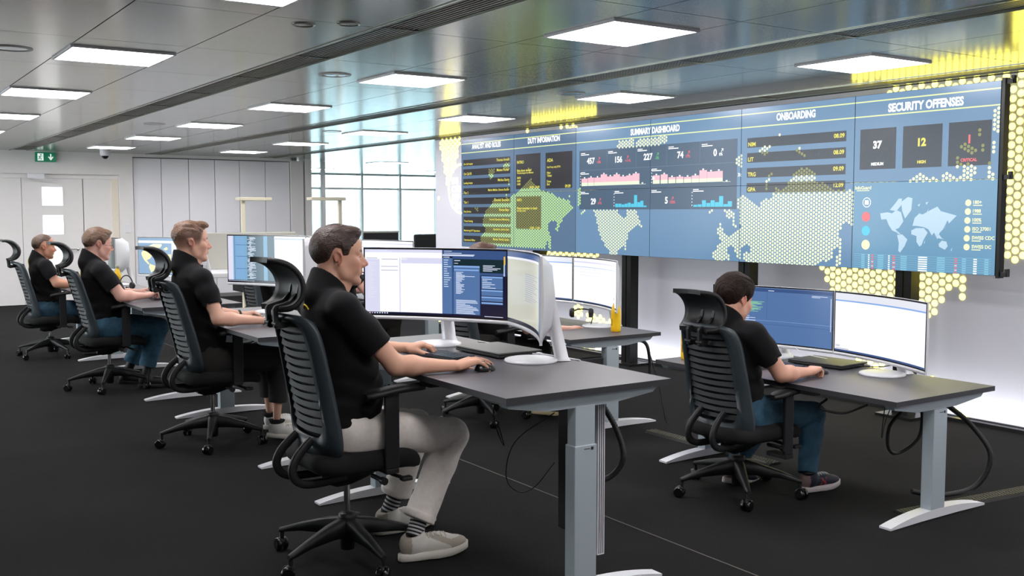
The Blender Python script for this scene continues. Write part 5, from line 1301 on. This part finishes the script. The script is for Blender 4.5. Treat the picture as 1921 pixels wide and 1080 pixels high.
    def leg(F, S, g=0., ank=True, kr=.062, flare=0.):
        hp_, kn, an = A['hip' + S], A['kn' + S], A['an' + S]
        F.cap(hp_, kn, .088 * fat + g, kr * fat + g, .03); sh = kn + (an - kn) * .3
        F.cap(kn, sh, kr * .98 * fat + g, .056 * fat + g, .02); F.cap(sh, an, .056 * fat + g, (.036 if ank else .04) + g + flare, .02)
    for S in 'LR': leg(F, S, -.012)
    tone = lin(look['skin']); red = lin(look.get('red', (205, 110, 95))); hairc = lin(look['hair'])
    def colf(P):
        q = (P - H) @ M / s; c = np.tile(tone, (len(P), 1))
        def mix(w, col): nonlocal c; w = np.clip(w, 0, 1)[:, None]; c = c * (1 - w) + col * w
        x, y, z = q[:, 0], q[:, 1], q[:, 2]; hd = (np.linalg.norm(q, axis=1) < .2)
        g = lambda c0, r: np.exp(-(((x - c0[0]) / r[0]) ** 2 + ((np.abs(y) - c0[1]) / r[1]) ** 2 + ((z - c0[2]) / r[2]) ** 2))
        mix(.45 * g((.07, .045, -.02), (.03, .03, .025)) * hd, red); mix(.55 * g((.118, 0, -.024), (.016, .02, .014)) * hd, red); mix(.6 * g((-.006, .082, 0), (.03, .012, .035)) * hd, red)
        mix(1.0 * ((np.abs(z + .0585) < .010) & (x > .085) & (np.abs(y) < .022)) * hd * .75, lin((176, 92, 88)))
        mix(.8 * ((np.abs(z - (.034 - np.abs(y) * .05)) < .0055) & (x > .066) & (np.abs(y) > .010) & (np.abs(y) < .046)) * hd, hairc)
        ey = g((.0945, .031, .003), (.006, .011, .0050)) * hd; mix(1.6 * ey - .5, lin((225, 220, 215))); mix(.75 * ((np.abs(z - .0105 + (np.abs(y) - .031) ** 2 * 14) < .0022) & (x > .078) & (np.abs(y) > .018) & (np.abs(y) < .045)) * hd, hairc); mix(2.4 * g((.096, .032, .003), (.006, .0045, .005)) * hd - .9, lin((50, 40, 35)))
        if look.get('stubble'): mix(look['stubble'] * g((.06, .035, -.08), (.05, .04, .035)) * hd, hairc)
        if look.get('fade'):
            top = np.clip((z + .050) / .080, 0, 1); sg_ = lambda v: 1 / (1 + np.exp(-v))
            reg = sg_((.046 + .25 * np.clip(z, 0, .1) - x) / .003) * np.where(x > -.005, sg_((z + .008) / .004), 1.)
            mix(look['fade'] * top * reg * hd * sg_((.0765 + .012 * (z > .034) - np.abs(y)) / .0008), hairc)
        kn = wob(P[:, 0], P[:, 1], P[:, 2], 60, 3); c = c * (1 + .04 * kn[:, None])
        return c
    body = F.mesh('body', skinm, t, colf)
    # ---- hair
    hh = h_hair or h; k0 = look['style']; Pl = hair_line(k0)
    G = Field(H - .165 * s, H + .175 * s, hh)
    Tt = lambda p: H + M @ (np.array(p, float) * s)
    th = look.get('thick', .010)
    E = lambda c, r, k=.012, mode='u': G.ell(Tt(c), np.array(r) * s, k, mode, M)
    E((-.010, 0, .048), (.097 + th, .074 + th * .8, .086 + th), .02); E((-.032, 0, .038), (.078 + th, .072 + th * .7, .080 + th * .7), .02); E((.035, 0, .047), (.060 + th * .6, .062 + th * .8, .066 + th), .02)
    for c, r in look.get('tufts', []): E(c, r, .012)
    def loc(X, Y, Z):
        x, y, z = X - H[0], Y - H[1], Z - H[2]
        return tuple((M[0, i] * x + M[1, i] * y + M[2, i] * z) / s for i in range(3))
    def hl(X, Y, Z):
        x, y, z = loc(X, Y, Z); x = x + 0 * z; zz = np.interp(x.ravel(), Pl[:, 0], Pl[:, 1]).reshape(x.shape)
        zz = zz + np.where(x > .05, -(np.abs(y) / .07) ** 2 * .012 * (k0 != 'recede') + (k0 == 'recede') * (np.abs(y) > .02) * .0, 0)
        return (zz - z + .0015 * wob(x, y, z, 160, 8)) * s
    def taper(X, Y, Z):
        x, y, z = loc(X, Y, Z); zz = np.interp((x + 0 * z).ravel(), Pl[:, 0], Pl[:, 1]).reshape((x + 0 * z).shape)
        fr = np.where(x > .05, look.get('front', .7), 1.) * (.5 if k0 == 'long' else 1.)
        return (th + .004) * s * fr * np.clip(1 - (z - zz) / .05, 0, 1.3) ** 1.5
    G.all(taper, mode='d')
    st = look.get('strand', .0018)
    def strands(X, Y, Z):
        x, y, z = loc(X, Y, Z)
        a = look.get('part', 1.); w_ = np.sin(250 * y + 60 * np.sin(14 * x + 9 * z) + 40 * z) * .6 + wob(x * .5, y * 2, z * 1.2, 150, 5)
        return st * w_ + look.get('clump', .0) * wob(x, y * 1.5, z, 70, 12)
    G.all(hl, .004, 'i'); G.all(strands, mode='d')
    hm = hairmat('hair_' + look['hname'], look['hair'], look['hair2'])
    G.mesh('hair', hm, t, None, 1)
    # ---- shirt
    S_ = Field(np.minimum(lo, lo), hi, max(h * .85, .0043))
    S_.loft(tor, .025)
    Q_ = Field(np.minimum(lo, lo), hi, max(h * .85, .0043))
    for S in 'LR': 
        S_.cap(A['sh' + S] + np.array((0, 0, .0)), nb + np.array((.0, 0, -.045)), .062 * fat, .060, .03)
        arm(Q_, S, .0, .70, .03)
    def wr_(X, Y, Z):
        base_ = np.exp(-((Z - tor[2][0]) / .12) ** 2)
        return .0045 * base_ * np.sin(70 * Z + 22 * X + 3 * np.sin(30 * Y + 12 * X)) + .0028 * wob(X, Y, Z, 38, 21) + .0012 * wob(X, Y, Z, 90, 22)
    for S in 'LR':   # sleeve openings
        sh, el = A['sh' + S], A['el' + S]; dv = (el - sh) / np.linalg.norm(el - sh); e2 = sh + (el - sh) * .68
        r_ = .13
        Q_.op(e2 - .02 - .12, e2 + .22, lambda X, Y, Z: np.maximum(-((X - e2[0]) * dv[0] + (Y - e2[1]) * dv[1] + (Z - e2[2]) * dv[2]), np.sqrt((X - e2[0] - dv[0] * .06) ** 2 + (Y - e2[1] - dv[1] * .06) ** 2 + (Z - e2[2] - dv[2] * .06) ** 2) - .105), .003, 'c')
        Q_.cap(e2 - dv * .025, e2 + dv * .08, .050 * fat, .050 * fat, .003, 'c')
    g_ = np.clip(.5 + .5 * (S_.f - Q_.f) / .03, 0, 1); S_.f = (S_.f + (Q_.f - S_.f) * g_ - .03 * g_ * (1 - g_)).astype(np.float32); S_.all(wr_, mode='d')
    nd = (hn - nb) / np.linalg.norm(hn - nb)
    ctop = nb + nd * .048
    S_.cap(nb - nd * .03, ctop, .090 * fat, .083 * fat, .012)
    S_.cap(nb + np.array((.04, 0, -.03)), ctop + np.array((.05, 0, -.045)), .066 * fat, .060 * fat, .012)
    S_.op(ctop - .14, ctop + .14, lambda X, Y, Z: np.maximum(-((X - ctop[0]) * (nd[0] + .50) + (Y - ctop[1]) * nd[1] + (Z - ctop[2]) * nd[2]), np.sqrt((X - ctop[0]) ** 2 + (Y - ctop[1]) ** 2 + (Z - ctop[2]) ** 2) - .13), .007, 'c')
    S_.cap(nb, hn, .075 * fat, .072 * fat, .006, 'c'); S_.cap(nb + np.array((.045, 0, .0)), hn + np.array((.08, 0, 0)), .060 * fat, .060 * fat, .004, 'c')
    zb = tor[0][0] + J.get('hem', .05)
    S_.all(lambda X, Y, Z: zb - Z + .002 * np.sin(20 * Y) + .35 * np.clip(X - tor[1][1] - .05, 0, .2) + 0 * X, .004, 'i')
    for ax_ in range(3):
        S_.f = (np.roll(S_.f, 1, ax_) + 2 * S_.f + np.roll(S_.f, -1, ax_)) / 4
    shirt = S_.mesh('polo_shirt', polo, t, None, 3)
    # emblem ring on the back
    if look.get('emblem'):
        ez, ey, er, a0, a1 = look['emblem']; q = MB(); P = []
        for k in range(25):
            a = R_(a0 + (a1 - a0) * k / 24); y, z = nb[1] + ey + er * math.cos(a), ez + er * math.sin(a); x = tor[3][1] - .35; 
            while x < nb[0] + .2 and S_.sample((x, y, z)) > .002: x += .002
            P.append((x - .001, y, z))
        q.tube(P, .0035, mat('emblem_yellow', (240, 200, 40), .5, emit=None), 6); q.build('shirt_emblem', t)
    # ---- trousers
    if trous:
        g = Field(lo, hi, max(h, .0052)); W = Field
        hc = (A['hipL'] + A['hipR']) / 2
        g.loft([(hc[2] - .07, hc[0], hc[1], .13, .165 * fat), (hc[2] + .01, hc[0] - .01, hc[1], .138, .172 * fat), (hc[2] + .12, tor[1][1], hc[1], tor[1][3] - .022, tor[1][4] - .016)], .03)
        for S in 'LR': leg(g, S, .004 + trous.get('loose', .0), False, .062, trous.get('flare', .008))
        def tw(X, Y, Z):
            kn = (A['knL'] + A['knR']) / 2; v = .0022 * wob(X, Y, Z, 45, 31) + .001 * wob(X, Y, Z, 110, 33)
            for S in 'LR':
                for c, rr, am in ((A['kn' + S] + np.array((-.05, 0, -.03)), .075, .0045), (A['hip' + S] + np.array((.04, 0, .05)), .09, .0045), (A['an' + S] + np.array((0, 0, .07)), .07, .0035)):
                    e = np.exp(-((X - c[0]) ** 2 + (Y - c[1]) ** 2 + (Z - c[2]) ** 2) / rr ** 2); v = v + am * e * np.sin(120 * (X - c[0]) * .8 - 130 * (Z - c[2]) + 14 * Y)
            return v
        g.all(tw, mode='d')
        for S in 'LR':
            an, kn = A['an' + S], A['kn' + S]; dv = (an - kn) / np.linalg.norm(an - kn); e2 = an + dv * trous['hem']
            g.op(e2 - .14, e2 + .14, lambda X, Y, Z: np.maximum(-((X - e2[0]) * dv[0] + (Y - e2[1]) * dv[1] + (Z - e2[2]) * dv[2]), np.sqrt((X - e2[0]) ** 2 + (Y - e2[1]) ** 2 + (Z - e2[2]) ** 2) - .12), .003, 'c')
            if trous.get('cuff'):
                W_ = g.sample; e0 = e2 - dv * .030; r_c = .046 + trous.get('flare', .008) + trous.get('loose', 0)
                g.op(e2 - .09, e2 + .09, lambda X, Y, Z: np.maximum(np.abs((X - e2[0]) * dv[0] + (Y - e2[1]) * dv[1] + (Z - e2[2]) * dv[2] + .016) - .014, np.sqrt((X - e2[0]) ** 2 + (Y - e2[1]) ** 2 + (Z - e2[2] - .016) ** 2 * .2) - r_c), .003, 'u')
            g.cap(e2 - dv * .02, e2 + dv * .1, .036 + trous.get('flare', .008), .04, .002, 'c')
        g.mesh('trousers', trous['m'], t, None, 1)
    # ---- shoes
    if shoe:
        for S in 'LR':
            hx, hy_, hz, yaw, pit = J['shoe' + S]
            SM = np.array(Matrix.Rotation(R_(yaw), 3, 'Z') @ Matrix.Rotation(R_(pit), 3, 'Y')); O = np.array((hx, hy_, hz))
            ks = shoe.get('k', 1.); tp = lambda p: O + SM @ (np.array(p, float) * ks)
            K = Field(O - .14 + np.array((.0, 0, .0)) - np.array((.05, .0, .05)), O + np.array((.38, .16, .2)), .0045 if h < .006 else .006)
            k_ = lambda c, r, kk=.02, mode='u': K.ell(tp(c), np.array(r) * ks, kk, mode, SM)
            k_((.212, 0, .040), (.070, .043, .027)); k_((.14, 0, .050), (.085, .039, .040)); k_((.055, 0, .058), (.052, .036, .052))
            K.cap(tp((.055, 0, .07)), tp((.06, 0, shoe.get('top', .105))), .042 * ks, .041 * ks, .02)
            nv = SM @ np.array((-.25, 0, 1.)); tpv = tp((.06, 0, shoe.get('top', .105)))
            K.all(lambda X, Y, Z: (X - tpv[0]) * nv[0] + (Y - tpv[1]) * nv[1] + (Z - tpv[2]) * nv[2], .004, 'i')
            K.cap(tp((.06, 0, .08)), tp((.065, 0, .2)), .032, .036, .003, 'c')
            nu = SM @ np.array((0, 0, 1.)); t0 = tp((0, 0, .022))
            K.all(lambda X, Y, Z: -((X - t0[0]) * nu[0] + (Y - t0[1]) * nu[1] + (Z - t0[2]) * nu[2]), .002, 'i')
            cf = shoe.get('colors')
            def shc(P):
                q = (P - O) @ SM / ks; return cf(q)
            so = K.mesh('shoe', mat('shoe_upper_' + look['hname'], (200, 200, 195), .6, vcol=True, bump=.1, bump_scale=400) if cf else shoe['m'], t, shc if cf else None, 1)
            q = MB(); N_ = 40; rows = []
            for zz, ins in ((0, .005), (.003, 0), (.027, 0), (.030, .004), (.029, .012)):
                row = []
                for k in range(N_):
                    a = 2 * PI * k / N_; x = .142 + (.146 - ins) * math.copysign(abs(math.cos(a)) ** .8, math.cos(a)); wy = (.046 if x > .14 else .038) + .006 * math.sin((x - .05) * 12); y = (wy - ins) * math.copysign(abs(math.sin(a)) ** .75, math.sin(a))
                    row.append(tuple(tp((x, y, zz + .012 * max(0, x - .2) / .09))))
                rows.append(row)
            q.grid(rows, shoe['sole'], True, True); q.add(rows[0][::-1], [tuple(range(N_))], shoe['sole']); q.add(rows[-1], [tuple(range(N_))], shoe['sole']); q.build('sole', so)
            if shoe.get('lace'):
                q = MB()
                for k in range(5):
                    x = .112 + k * .018
                    def top_(x_, y_):
                        z_ = .16
                        while z_ > .03 and K.sample(tp((x_, y_, z_))) > .001: z_ -= .002
                        return tuple(tp((x_, y_, z_)))
                    q.tube([top_(x, -.024), top_(x + .003, -.01), top_(x + .005, .01), top_(x + .008, .024)], .0032, shoe['lace'], 6)
                    if k < 4: q.tube([top_(x, -.022), top_(x + .010, 0), top_(x + .020, .02)], .0032, shoe['lace'], 6); q.tube([top_(x, .022), top_(x + .010, 0), top_(x + .020, -.02)], .0032, shoe['lace'], 6)
                q.build('laces', so)
            if shoe.get('sock'):
                q = MB(); an, kn = A['an' + S], A['kn' + S]; top = an + (kn - an) / np.linalg.norm(kn - an) * .05; bt = tp((.06, 0, .085)); n_ = 12
                for k in range(n_):
                    a = bt + (top - bt) * k / n_; b = bt + (top - bt) * (k + 1) / n_; r = .037
                    q.tube([tuple(a), tuple(b)], r, shoe['sock'][k % 2], 20, caps=(k in (0, n_ - 1)))
                q.build('sock', t)
            if shoe.get('letter') and S == 'R':
                q = MB(); vs, fs, tw_, th_ = text_polys('N', .03); kk = .040 / th_
                pv = []
                for v in vs:
                    x = .10 + v[0] * kk * 1.2; z = .032 + v[1] * kk; y = -.10
                    while y < 0 and K.sample(tp((x + z * .2, y, z))) > .001: y += .001
                    pv.append(tuple(tp((x + z * .2, y - .0015, z))))
                q.add(pv, fs, shoe['letter']); q.build('shoe_letter', so)
    return t, F, S_
# ================================================================ PEOPLE
jean = mat('denim_blue', (40, 74, 94), .85, noise_amt=.28, noise_scale=26, bump=.3, bump_scale=500)
jean2 = mat('denim_bright', (50, 88, 110), .85, noise_amt=.25, noise_scale=24, bump=.3, bump_scale=500)
pale = mat('pale_trouser_cloth', (240, 233, 225), .85, noise_amt=.05, noise_scale=50, bump=.3, bump_scale=420)
darkt = mat('dark_trouser_cloth', (40, 38, 36), .9, bump=.3, bump_scale=420)
whs = mat('white_sneaker', (222, 222, 216), .6); sole_w = mat('sole_white', (214, 210, 200), .6); blks = mat('dark_shoe', (24, 22, 24), .6); sole_b = mat('sole_dark', (30, 28, 28), .7)
def col_N(q):
    c = np.tile(lin((214, 212, 204)), (len(q), 1)); beige = lin((172, 164, 150))
    m = (q[:, 0] < .035) | ((q[:, 0] > .20) & (q[:, 2] < .062)) | ((q[:, 0] > .10) & (q[:, 0] < .20) & (np.abs(q[:, 2] - .05 - (.2 - q[:, 0]) * .5) < .012)); c[m] = beige; return c
def col_R(q):
    c = np.tile(lin((24, 28, 48)), (len(q), 1)); c[(q[:, 0] < .03)] = lin((120, 100, 98)); return c
L_N = dict(skin=(222, 172, 146), hair=(34, 23, 20), hair2=(84, 62, 52), hname='dark_brown', style='short', thick=.010, stubble=.25, strand=.0007, clump=.003, tufts=[((.040, 0, .112), (.055, .058, .026)), ((.068, .0, .100), (.030, .050, .026)), ((-.02, 0, .108), (.06, .06, .03))], emblem=(1.075, .012, .036, 30, 150))
N_J = dict(head=(-.026, .0, 1.302), hy=-19, hp=2, hs=1.0, neck=(-.082, 0, 1.175),
  torso=[(.50, -.01, 0, .145, .180), (.62, -.012, 0, .150, .180), (.76, .010, 0, .138, .170), (.90, -.015, 0, .132, .178), (1.02, -.045, 0, .125, .186), (1.10, -.068, 0, .100, .170), (1.17, -.080, 0, .065, .09)],
  shR=(-.085, -.185, 1.105), elR=(.105, -.265, .866), wrR=(.335, -.335, .855), shL=(-.075, .185, 1.105), elL=(.165, .275, .875), wrL=(.415, .235, .862),
  handR=dict(d=(1, -.06, .02), curls=[(2, 14, 14), (4, 16, 14), (14, 20, 14), (22, 24, 14)], spread=8, thumb=(24, 6), s=1.28),
  handL=dict(s=1.08, d=(1, -.35, .02), curls=[(22, 34, 26), (18, 36, 28), (22, 38, 28), (24, 38, 28)], spread=9, thumb=(30, 14)),
  hipR=(.0, -.095, .578), knR=(.450, -.125, .510), anR=(.245, -.165, .135), hipL=(.0, .095, .578), knL=(.420, .150, .505), anL=(.330, .20, .150),
  shoeR=(.160, -.175, .004, -3, 0), shoeL=(.235, .205, .004, 4, 0), hem=.105)
make_person('person', 'man with dark slicked hair and pale trousers seated nearest the camera', (1.81, 3.97), N_J, L_N, .0036, dict(m=pale, hem=-.035, flare=.016, loose=.008, cuff=1), dict(colors=col_N, sole=sole_w, lace=mat('lace_white', (205, 203, 196), .7), top=.098, k=1.14, sock=(mat('sock_dark', (26, 28, 34), .9), mat('sock_stripe', (190, 190, 190), .9))), .003)
L_2 = dict(skin=(222, 174, 150), hair=(92, 66, 52), hair2=(150, 118, 96), hname='light_brown', style='fade', thick=.007, stubble=.15, fade=.9, strand=.0022, clump=.005, tufts=[((.055, 0, .112), (.050, .052, .026)), ((.088, .0, .105), (.022, .040, .016)), ((-.02, 0, .110), (.07, .060, .028))], emblem=(1.085, .01, .040, 60, 130))
M2_J = dict(head=(-.115, 0, 1.295), hy=-9, hp=0, hs=1.02, neck=(-.150, 0, 1.180),
  torso=[(.50, -.04, 0, .125, .168), (.60, -.04, 0, .128, .165), (.75, -.045, 0, .125, .158), (.90, -.075, 0, .130, .175), (1.02, -.110, 0, .122, .184), (1.09, -.130, 0, .098, .168), (1.16, -.145, 0, .064, .085)],
  shR=(-.105, -.185, 1.075), elR=(-.045, -.290, .838), wrR=(.245, -.285, .808), shL=(-.095, .185, 1.085), elL=(.0, .27, .850), wrL=(.24, .10, .812),
  handR=dict(d=(1, .05, 0), curl=(14, 22, 18)), handL=dict(d=(1, -.25, .03), curl=(24, 34, 24), thumb=(35, 18)),
  hipR=(-.03, -.09, .555), knR=(.405, -.13, .535), anR=(.370, -.16, .150), hipL=(-.03, .09, .555), knL=(.41, .14, .53), anL=(.44, .16, .14),
  shoeR=(.300, -.165, .03, 2, 10), shoeL=(.40, .165, .01, 2, 0), hem=.05)
make_person('person', 'man with cropped light brown hair, dark trousers and white shoes', (2.02, 6.48), M2_J, L_2, .0052, dict(m=darkt, hem=-.10, flare=.006, loose=.006), dict(m=whs, sole=sole_w, top=.10, lace=mat('lace_white', (205, 203, 196), .7)), .0042)
q = MB(); q.tube([(2.265 + .0, 6.195 + .031 * math.cos(a), .808 + .027 * math.sin(a)) for a in [2 * PI * k / 20 for k in range(21)]], .004, M_['chrome'], 6); tag(q.build('bracelet'), 'thin silver bracelet on the right wrist of the man with cropped hair', 'bracelet')
q = MB(); q.tube([(2.245, 6.585 + .030 * math.cos(a), .812 + .027 * math.sin(a)) for a in [2 * PI * k / 20 for k in range(21)]], .008, M_['black'], 6, flat=None); tag(q.build('wristwatch'), 'dark watch band on the left wrist of the man with cropped hair', 'watch')
L_3 = dict(skin=(224, 174, 156), hair=(84, 62, 48), hair2=(140, 112, 92), hname='brown', style='short', thick=.013, stubble=.2, strand=.002, clump=.004, tufts=[((.05, 0, .105), (.05, .058, .028))], emblem=(.955, .09, .060, 0, 360))
M3_J = dict(head=(-.065, 0, 1.215), hy=2, hp=8, hs=1.04, neck=(-.118, 0, 1.100), fat=1.12,
  torso=[(.47, -.02, 0, .15, .19), (.57, .0, 0, .165, .19), (.70, .010, 0, .165, .188), (.84, -.020, 0, .155, .192), (.95, -.060, 0, .140, .195), (1.02, -.085, 0, .110, .175), (1.09, -.110, 0, .068, .09)],
  shR=(-.085, -.19, 1.005), elR=(.050, -.275, .800), wrR=(.270, -.210, .790), shL=(-.08, .19, 1.005), elL=(.06, .27, .80), wrL=(.28, .10, .80),
  handR=dict(d=(1, .35, .25), curl=(45, 50, 40), thumb=(30, 10)), handL=dict(d=(1, -.3, .2), curl=(45, 50, 40)),
  hipR=(-.02, -.10, .535), knR=(.375, -.14, .510), anR=(.260, -.15, .150), hipL=(-.02, .10, .535), knL=(.37, .15, .50), anL=(.20, .16, .15),
  shoeR=(.190, -.16, .01, -2, 3), shoeL=(.10, .165, .01, 3, 10), hem=.06)
make_person('person', 'heavier man with brown hair and thin glasses in jeans', (1.935, 9.0), M3_J, L_3, .0062, dict(m=jean2, hem=-.03, flare=.014, loose=.010), dict(m=blks, sole=sole_b, top=.11, sock=(blks, blks)), .005)
def glasses(H, yaw, pit, s, base):
    M = frame(yaw, pit); T = lambda p: tuple(np.array(H) + M @ (np.array(p) * s) + np.array((base[0], base[1], 0)))
    q = MB(); mm = mat('glasses_metal', (70, 60, 60), .3, .7)
    for y in (-1, 1):
        q.tube([T((.103, y * .034 + .023 * math.cos(a), .002 + .017 * math.sin(a))) for a in [2 * PI * k / 24 for k in range(25)]], .0016, mm, 6)
        q.tube([T((.103, y * .056, .008)), T((.06, y * .074, .008)), T((.005, y * .080, .008)), T((-.012, y * .080, -.006))], .0016, mm, 6)
    q.tube([T((.103, -.012, .006)), T((.106, 0, .009)), T((.103, .012, .006))], .0016, mm, 6)
    return tag(q.build('glasses'), 'thin dark metal glasses worn by the heavier man in jeans', 'glasses')
glasses((-.065, 0, 1.215), 2, 8, 1.04, (1.935, 9.0))
L_4 = dict(skin=(204, 150, 124), hair=(70, 54, 44), hair2=(128, 106, 90), hname='grey_brown', style='recede', thick=.004, stubble=.3, strand=.0015, emblem=(.955, .06, .055, 0, 360))
M4_J = dict(head=(-.035, 0, 1.125), hy=0, hp=4, hs=1.0, neck=(-.085, 0, 1.02),
  torso=[(.43, -.03, 0, .125, .165), (.52, -.025, 0, .13, .165), (.66, -.01, 0, .125, .160), (.79, -.035, 0, .128, .172), (.89, -.060, 0, .118, .178), (.96, -.075, 0, .095, .162), (1.01, -.085, 0, .062, .085)],
  shR=(-.05, -.18, .945), elR=(.035, -.25, .768), wrR=(.28, -.22, .735), shL=(-.05, .18, .945), elL=(.05, .25, .77), wrL=(.28, .16, .735),
  handR=dict(d=(1, .1, 0), curl=(20, 26, 20)), handL=dict(d=(1, -.1, 0), curl=(20, 26, 20)),
  hipR=(-.03, -.09, .495), knR=(.36, -.13, .475), anR=(.34, -.14, .12), hipL=(-.03, .09, .495), knL=(.36, .13, .475), anL=(.38, .14, .12),
  shoeR=(.28, -.14, .005, 0, 0), shoeL=(.32, .14, .005, 0, 0), hem=.05)
make_person('person', 'lean man with short receding hair seated furthest left in jeans', (1.865, 11.35), M4_J, L_4, .0068, dict(m=jean, hem=-.02, flare=.010, loose=.006), dict(m=blks, sole=sole_b, top=.10, sock=(blks, blks)), .0055)
L_R = dict(skin=(218, 166, 142), hair=(20, 14, 12), hair2=(52, 36, 28), hname='black_brown', style='long', thick=.021, strand=.002, clump=.0045, tufts=[((.06, 0, .085), (.045, .060, .030)), ((.02, 0, .11), (.07, .065, .028))])
R_J = dict(head=(.010, 0, 1.035), hy=0, hp=16, hs=.97, neck=(-.045, 0, .935),
  torso=[(.40, .05, 0, .12, .155), (.48, .05, 0, .122, .155), (.60, .035, 0, .112, .148), (.73, .0, 0, .112, .158), (.82, -.035, 0, .108, .166), (.885, -.038, 0, .085, .150), (.93, -.042, 0, .058, .078)],
  shR=(-.02, -.170, .872), elR=(.105, -.245, .668), wrR=(.350, -.215, .655), shL=(-.02, .170, .872), elL=(.11, .24, .668), wrL=(.35, .18, .655),
  handR=dict(d=(1, .15, .02), curls=[(22, 40, 30), (26, 46, 34), (32, 50, 34), (36, 50, 30)], thumb=(30, 10), s=.95), handL=dict(d=(1, -.1, 0), curl=(20, 28, 22)),
  hipR=(.07, -.085, .435), knR=(.500, -.125, .395), anR=(.385, -.195, .115), hipL=(.07, .085, .435), knL=(.49, .15, .39), anL=(.20, .14, .125),
  shoeR=(.325, -.205, .008, -2, 0), shoeL=(.10, .14, .02, 5, 12), hem=.05)
make_person('person', 'dark-haired person in jeans and sneakers at the right desk, seen from behind', (3.91, 3.75), R_J, L_R, .0046, dict(m=jean2, hem=.015, flare=.005, loose=.002), dict(colors=col_R, sole=mat('sole_pink_white', (206, 196, 196), .6), lace=mat('lace_grey', (190, 196, 196), .7), top=.10, sock=(blks, blks), letter=mat('letter_red', (170, 40, 44), .5)), .004)
def hidden(base, dz, label, hc, hn, dx=0.):
    J = {k: (v if k in ('hy', 'hp', 'hs', 'fat') else v) for k, v in M2_J.items()}
    def sh(v): return (v[0] + dx, v[1], v[2] + dz)
    for k in ('head', 'neck', 'shR', 'elR', 'wrR', 'shL', 'elL', 'wrL'): J[k] = sh(M2_J[k])
    J['torso'] = [(z + dz * min(1, (z - .45) / .5 + .5), x + dx * min(1, (z - .45) / .4), y, rx, ry) for z, x, y, rx, ry in M2_J['torso']]
    for k in ('elR', 'elL'): J[k] = (J[k][0] + .12, J[k][1], J[k][2])
    for k in ('wrR', 'wrL'): J[k] = (J[k][0] + .20, J[k][1], J[k][2])
    for k in ('hipR', 'hipL', 'knR', 'knL'): J[k] = (M2_J[k][0], M2_J[k][1], M2_J[k][2] - .05)
    L = dict(L_3); L.update(hair=hc[0], hair2=hc[1], hname=hn); L.pop('emblem', None)
    make_person('person', label, base, J, L, .009, dict(m=darkt, hem=-.03, flare=.01, loose=.006), dict(m=blks, sole=mat('sole_beige', (196, 180, 140), .6), top=.10, sock=(blks, blks)), .007)
hidden((3.90, 6.15), -.165, 'person in black at the middle desk, hair top and forearm visible past the monitors', ((64, 40, 32), (110, 76, 60)), 'auburn', .10)
hidden((3.90, 8.50), -.07, 'person in black hidden behind the nearest man, a forearm visible before his chin', ((60, 50, 40), (110, 90, 70)), 'dull_brown')
hidden((3.80, 10.25), -.20, 'distant person in black under the blue log screen, mostly hidden', ((60, 44, 36), (110, 84, 70)), 'mid_brown')
